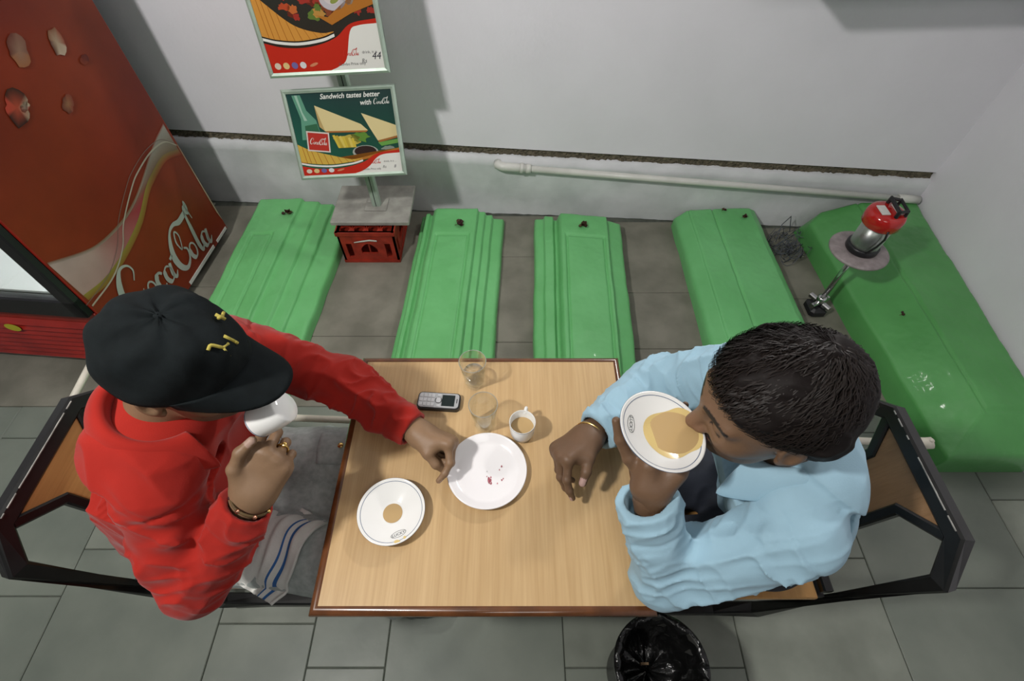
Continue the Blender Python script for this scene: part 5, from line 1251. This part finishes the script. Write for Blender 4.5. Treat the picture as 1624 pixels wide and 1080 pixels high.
def fShirtR(P):
    t = loft(P, [pelR-A_(0, 0, .05), pelR+A_(.002, 0, .14), cheR, cheR+A_(-.03, -.003, .115), neckR-A_(-.025, 0, .085)], [.168, .162, .178, .155, .075], [.125, .112, .116, .098, .060], ltR)
    t = smin(t, cone(P, sN+A_(-.01, .05, .012), neckR+A_(.03, 0, -.045), .057, .046), .04); t = smin(t, cone(P, sF+A_(0, -.05, .012), neckR+A_(.03, 0, -.045), .057, .046), .04)
    def tf(P):
        q = P-cheR
        return -.007*ridge(np.stack([(q@fwR)*5+q[:, 2]*4+13, q@ltR*6-q[:, 2]*4, q[:, 2]*5+q@ltR*4+2], 1))**2+creases(P, cheR, (-.5, -.25, -.8), 3.5, 14, .0050, 13.1, 3)+creases(P, cheR, (-.3, .75, -.3), 3, 12, .0040, 2.4, 3)
    t = near(t, P, tf)
    aN = smin(cone(P, sN, eN, .063, .053), cone(P, eN, wN, .052, .045), .018)
    aN = smin(aN, np.linalg.norm(P-eN-A_(-.008, -.010, -.002), axis=1)-.047, .03)
    aN = near(aN, P, lambda P: limb_folds(P, sN, eN, .009, 17, 22., twist=1.9, pw=3.)+limb_folds(P, eN, wN, .006, 24, 29., twist=1.9, pw=3.)+limb_folds(P, sN, eN, .0055, 34, 42., pw=4., twist=1.6)+limb_folds(P, eN, wN, .005, 40, 49., pw=4., twist=1.6)
              +groove((P-wN)@nrm(wN-eN)+.062)+groove((P-sN)@nrm(eN-sN)-.012, .003))
    aN = smax(aN, (P-wN)@nrm(wN-eN)+.004, .004)
    aF = smin(cone(P, sF, eF, .062, .054), cone(P, eF, wF, .054, .044), .018)
    aF = near(aF, P, lambda P: limb_folds(P, sF, eF, .011, 19, 34., twist=1.9, pw=3.)+limb_folds(P, eF, wF, .008, 22, 44., twist=1.9, pw=3.)+limb_folds(P, sF, eF, .006, 34, 54., pw=4., twist=1.6)+limb_folds(P, eF, wF, .006, 38, 61., pw=4., twist=1.6)
              +groove((P-wF)@nrm(wF-eF)+.062)+groove((P-sF)@nrm(eF-sF)-.03, .003))
    aF = smax(aF, (P-wF)@nrm(wF-eF)+.010, .004)
    d = smin(t, aN, .035); d = smin(d, aF, .045)
    d = smax(d, -np.maximum(cone(P, wN+nrm(wN-eN)*.05, wN-nrm(wN-eN)*.06, .040, .036), -(P-wN)@nrm(wN-eN)-.045), .002)
    d = smax(d, -np.maximum(cone(P, wF+nrm(wF-eF)*.05, wF-nrm(wF-eF)*.06, .038, .034), -(P-wF)@nrm(wF-eF)-.045), .002)
    d = smax(d, .7525-P[:, 2]+np.where((P[:, 0] < .292) & (P[:, 1] > .135), 0, -1), .002)
    return smax(d, .492-P[:, 2], .01)
v, f = nets(fShirtR, A_(.12, .09, .47), A_(.86, .76, 1.12), .0036); shirtR = mesh_np('shirt', v, f, M['blueshirt'], pR)
make_collar(shirtR, neckR+A_(-.004, 0, -.014), (-.26, 0, .96), fwR, .068, .112, M['blueshirt'], tip=.062, drop=.042, gap=.55, stand=.030, tipout=.022)
def fNavy(P):
    d = legs(P, legR, .006, .072, .092, .058); d = smin(d, ell(P, pelR, None, (.13, .178, .095)), .05)
    return smax(smax(d, .09-P[:, 2], .01), .4525-P[:, 2]+np.where(P[:, 0] < .35, -1, 0), .004)
v, f = nets(fNavy, A_(.08, .13, .05), A_(.80, .70, .68), .0055); mesh_np('trousers', v, f, M['navy'], pR)
shoe(pR, legR['anN'], PI+.1); shoe(pR, legR['anF'], PI-.1)
bg = torus_at(wF+nrm(wF-eF)*.012, nrm(wF-eF)+A_(.2, 0, .35), .0345, .0026, M['gold'], 'bangle', pR)
# patterned lining showing inside the raised cuff
ax = nrm(wN-eN); e1 = nrm(np.cross(ax, (.2, .3, .9))); e2 = np.cross(ax, e1)
b = MB(); vs = []; n = 40
for i in range(n):
    a = 2*PI*i/n
    for k, (rr_, t) in enumerate([(.0400, -.006), (.0392, -.02), (.0375, -.04)]): vs.append(wN+e1*rr_*math.cos(a)+e2*rr_*math.sin(a)+ax*t)
b.add(vs, [(i*3+k, ((i+1) % n)*3+k, ((i+1) % n)*3+k+1, i*3+k+1) for i in range(n) for k in range(2)], smooth=True); b.build('cuff_lining', M['lining'], shirtR)
# hair: a scalp volume plus combed locks
def fHair(P):
    q = (P-hR)@RR.T
    d = ell(q, (-.014, 0, .044), None, (.100, .080, .086)); d = smin(d, ell(q, (-.050, 0, -.01), None, (.058, .070, .066)), .04)
    n = ridge(np.stack([q[:, 0]*16, q[:, 1]*48+q[:, 0]*14, q[:, 2]*20], 1)); d = d-.0085*n**1.5-.006*noise3(q*50)-.010*noise3(q*19+3)
    cut = np.maximum(q[:, 0]-(.070+.10*(q[:, 2]-.10)-.30*np.abs(q[:, 1])), .052+.55*np.maximum(-.2, (q[:, 0]+.0))-q[:, 2])   # keep hair above/behind the hairline
    face = np.minimum((.036+.55*(q[:, 0]-.02))-q[:, 2], q[:, 0]+.026)                                                       # open the face and ears
    d = smax(d, face, .012); d = smax(d, -.070-q[:, 2], .01)
    return smax(d, q[:, 0]-.078, .012)
v, f = nets(fHair, hR-A_(.17, .14, .13), hR+A_(.19, .14, .19), .0030); hairo = mesh_np('hair', v, f, M['hair'], pR)
b = MB(); rgh = np.random.default_rng(7)
def surf(th, ph_):
    x, y, z = math.cos(ph_)*math.cos(th), math.cos(ph_)*math.sin(th), math.sin(ph_); return A_(-.014+.106*x, .086*y, .044+.092*z)
cnt = 0
while cnt < 6500:
    z = rgh.uniform(-.75, 1); th = rgh.uniform(0, 2*PI); ph_ = math.asin(z); p = surf(th, ph_)
    lim = .048+.55*(p[0]-.02)
    if p[0] > -.025 and p[2] < lim: continue
    if p[2] < -.055: continue
    whorl = A_(-.062, -.012, .135); fl = p-whorl; fl[2] *= .3
    fl = fl/(np.linalg.norm(fl)+1e-6); fl = fl+A_(.35, rgh.normal(0, .22), rgh.normal(0, .12)); nn = (p-A_(-.014, 0, .044))/A_(.106**2, .086**2, .092**2); nn /= np.linalg.norm(nn)
    fl = fl-nn*(fl@nn); fl /= np.linalg.norm(fl)+1e-9; L_ = rgh.uniform(.035, .062)*(1 if p[2] > .03 else .5); sd = np.cross(nn, fl); w = rgh.uniform(.0006, .0016); lift = rgh.uniform(.003, .013)
    vs = []
    sway = rgh.normal(0, .004)
    for t in np.linspace(0, 1, 5):
        cpos = p+fl*L_*(t-.4)+nn*(lift*math.sin(t*PI*.8)-.0095*(t-.4)**2*4*L_/.03+.0015)+sd*sway*t*t; ww = w*(1-t)**.6 if t < 1 else w*.15
        vs += [HTR for HTR in (hR+RR.T@(cpos-sd*ww), hR+RR.T@(cpos+sd*ww+nn*.0004))]
    b.add(vs, [(k*2, k*2+1, k*2+3, k*2+2) for k in range(4)], smooth=True); cnt += 1
lk = b.build('hair_locks', M['lock'], hairo, fixn=False)

# ============================================================ things held or laid on laps
ex_ = nrm(A_(.86, .18, .42)); 
mc = A_(-.452, .415, 1.045)
mz = nrm(A_(-.80, -.20, -.46)); mx_ = nrm(np.cross((.2, .9, .1), mz)); my_ = np.cross(mz, mx_)
cup('white mug tipped to the mouth of the person in the cap', frame_T(mc-mz*.062, mx_, my_, mz), .0305, .066, None, 1.2, tp=.88)
SC = A_(.240, .362, 1.090); SN_ = nrm(A_(.20, .03, .95))
s2, T2 = saucer('white saucer brimming with milky tea, raised to the mouth of the person in blue', tuple(SC), SN_, .073, 2.95)
# level pool of tea in the tilted saucer
exs = np.cross((0, 1, 0), SN_); exs /= np.linalg.norm(exs); eys = np.cross(SN_, exs)
def swz(px, py): return (SC+exs*px+eys*py+SN_*saucer_h(.073, math.hypot(px, py)))[2]
lowp = min(((swz(.073*math.cos(a)*.93, .073*math.sin(a)*.93), a) for a in np.linspace(0, 2*PI, 90)))
lev = lowp[0]-.0005
for mname, dz, nm_ in (('tea', 0., 'tea'), ('teafilm', .0020, 'tea_film')):
    b = MB(); n = 60; vs = []
    pcx, pcy = .040*math.cos(lowp[1]), .040*math.sin(lowp[1])
    for i in range(n):
        a = 2*PI*i/n; lo_, hi_ = 0., .12
        for _ in range(24):
            m_ = (lo_+hi_)/2; px, py = pcx+m_*math.cos(a), pcy+m_*math.sin(a)
            if math.hypot(px, py) < .0700 and swz(px, py) < lev+dz*(1.3+.9*math.sin(a*2+.6)+.4*math.sin(5*a)): lo_ = m_
            else: hi_ = m_
        px, py = pcx+lo_*math.cos(a), pcy+lo_*math.sin(a)
        if nm_ == 'tea':
            base_ = SC+exs*px+eys*py; k = (lev-base_[2])/SN_[2]; vs.append(base_+SN_*k)
        else:
            vs.append(SC+exs*px+eys*py+SN_*(saucer_h(.073, math.hypot(px, py))+.0003))
    if nm_ == 'tea': b.poly(vs)
    else:
        inn = [SC+(v-SC)*.0+exs*(pcx)+eys*(pcy)+SN_*(saucer_h(.073, math.hypot(pcx, pcy))+.0003) for v in vs]
        rows = 6; R_ = []
        for k in range(rows):
            for v in vs:
                q = v-SC; px, py = q@exs, q@eys; t = k/(rows-1); x, y = px+(pcx-px)*t*.55, py+(pcy-py)*t*.55; R_.append(SC+exs*x+eys*y+SN_*(saucer_h(.073, math.hypot(x, y))+.0003))
        b.add(R_, [(k*n+i, k*n+(i+1) % n, (k+1)*n+(i+1) % n, (k+1)*n+i) for k in range(rows-1) for i in range(n)], smooth=True)
    b.build(nm_, M[mname], s2)
# towel folded over the near thigh
tw = thing('hand_towel', (-.55, .29, .64), 'white cotton towel with blue stripes lying across the lap of the person in red', 'towel')
def thigh_top(x, y):
    t = np.clip((x+.77)/.445, 0, 1); yc = .345+(.268-.345)*t; zc = .545+.02*t; rr_ = .095+(.072-.095)*t; return zc+math.sqrt(max(.0002, rr_*rr_-(y-yc)**2)) if abs(y-yc) < rr_ else zc
b = MB(); vs = []; fs = []; nu, nv = 40, 30; mi = []
E0 = A_(-.505, .395); ea = nrm(A_(-.42, -.90)); eb = nrm(A_(-.90, .42)); 
for i in range(nu):
    for j in range(nv):
        u = i/(nu-1); w = j/(nv-1)-.5; p = E0+ea*u*.205+eb*w*(.125+.02*math.sin(u*5))+eb*.012*math.sin(u*7)
        z = thigh_top(p[0], p[1])+.019+.006*math.sin(w*14+u*3)+.004*math.sin(u*11+w*9)+.003*math.sin(w*33)
        vs.append((p[0], p[1], z))
for i in range(nu-1):
    for j in range(nv-1): fs.append((i*nv+j, i*nv+j+1, (i+1)*nv+j+1, (i+1)*nv+j)); mi.append(1 if j in (6, 7, 10) else 0)
b.add(vs, fs, smooth=True); b.m = mi; o = b.build('cloth', [M['towel'], M['bluestripe']], tw); md = o.modifiers.new('thick', 'SOLIDIFY'); md.thickness = .006; md.offset = 1
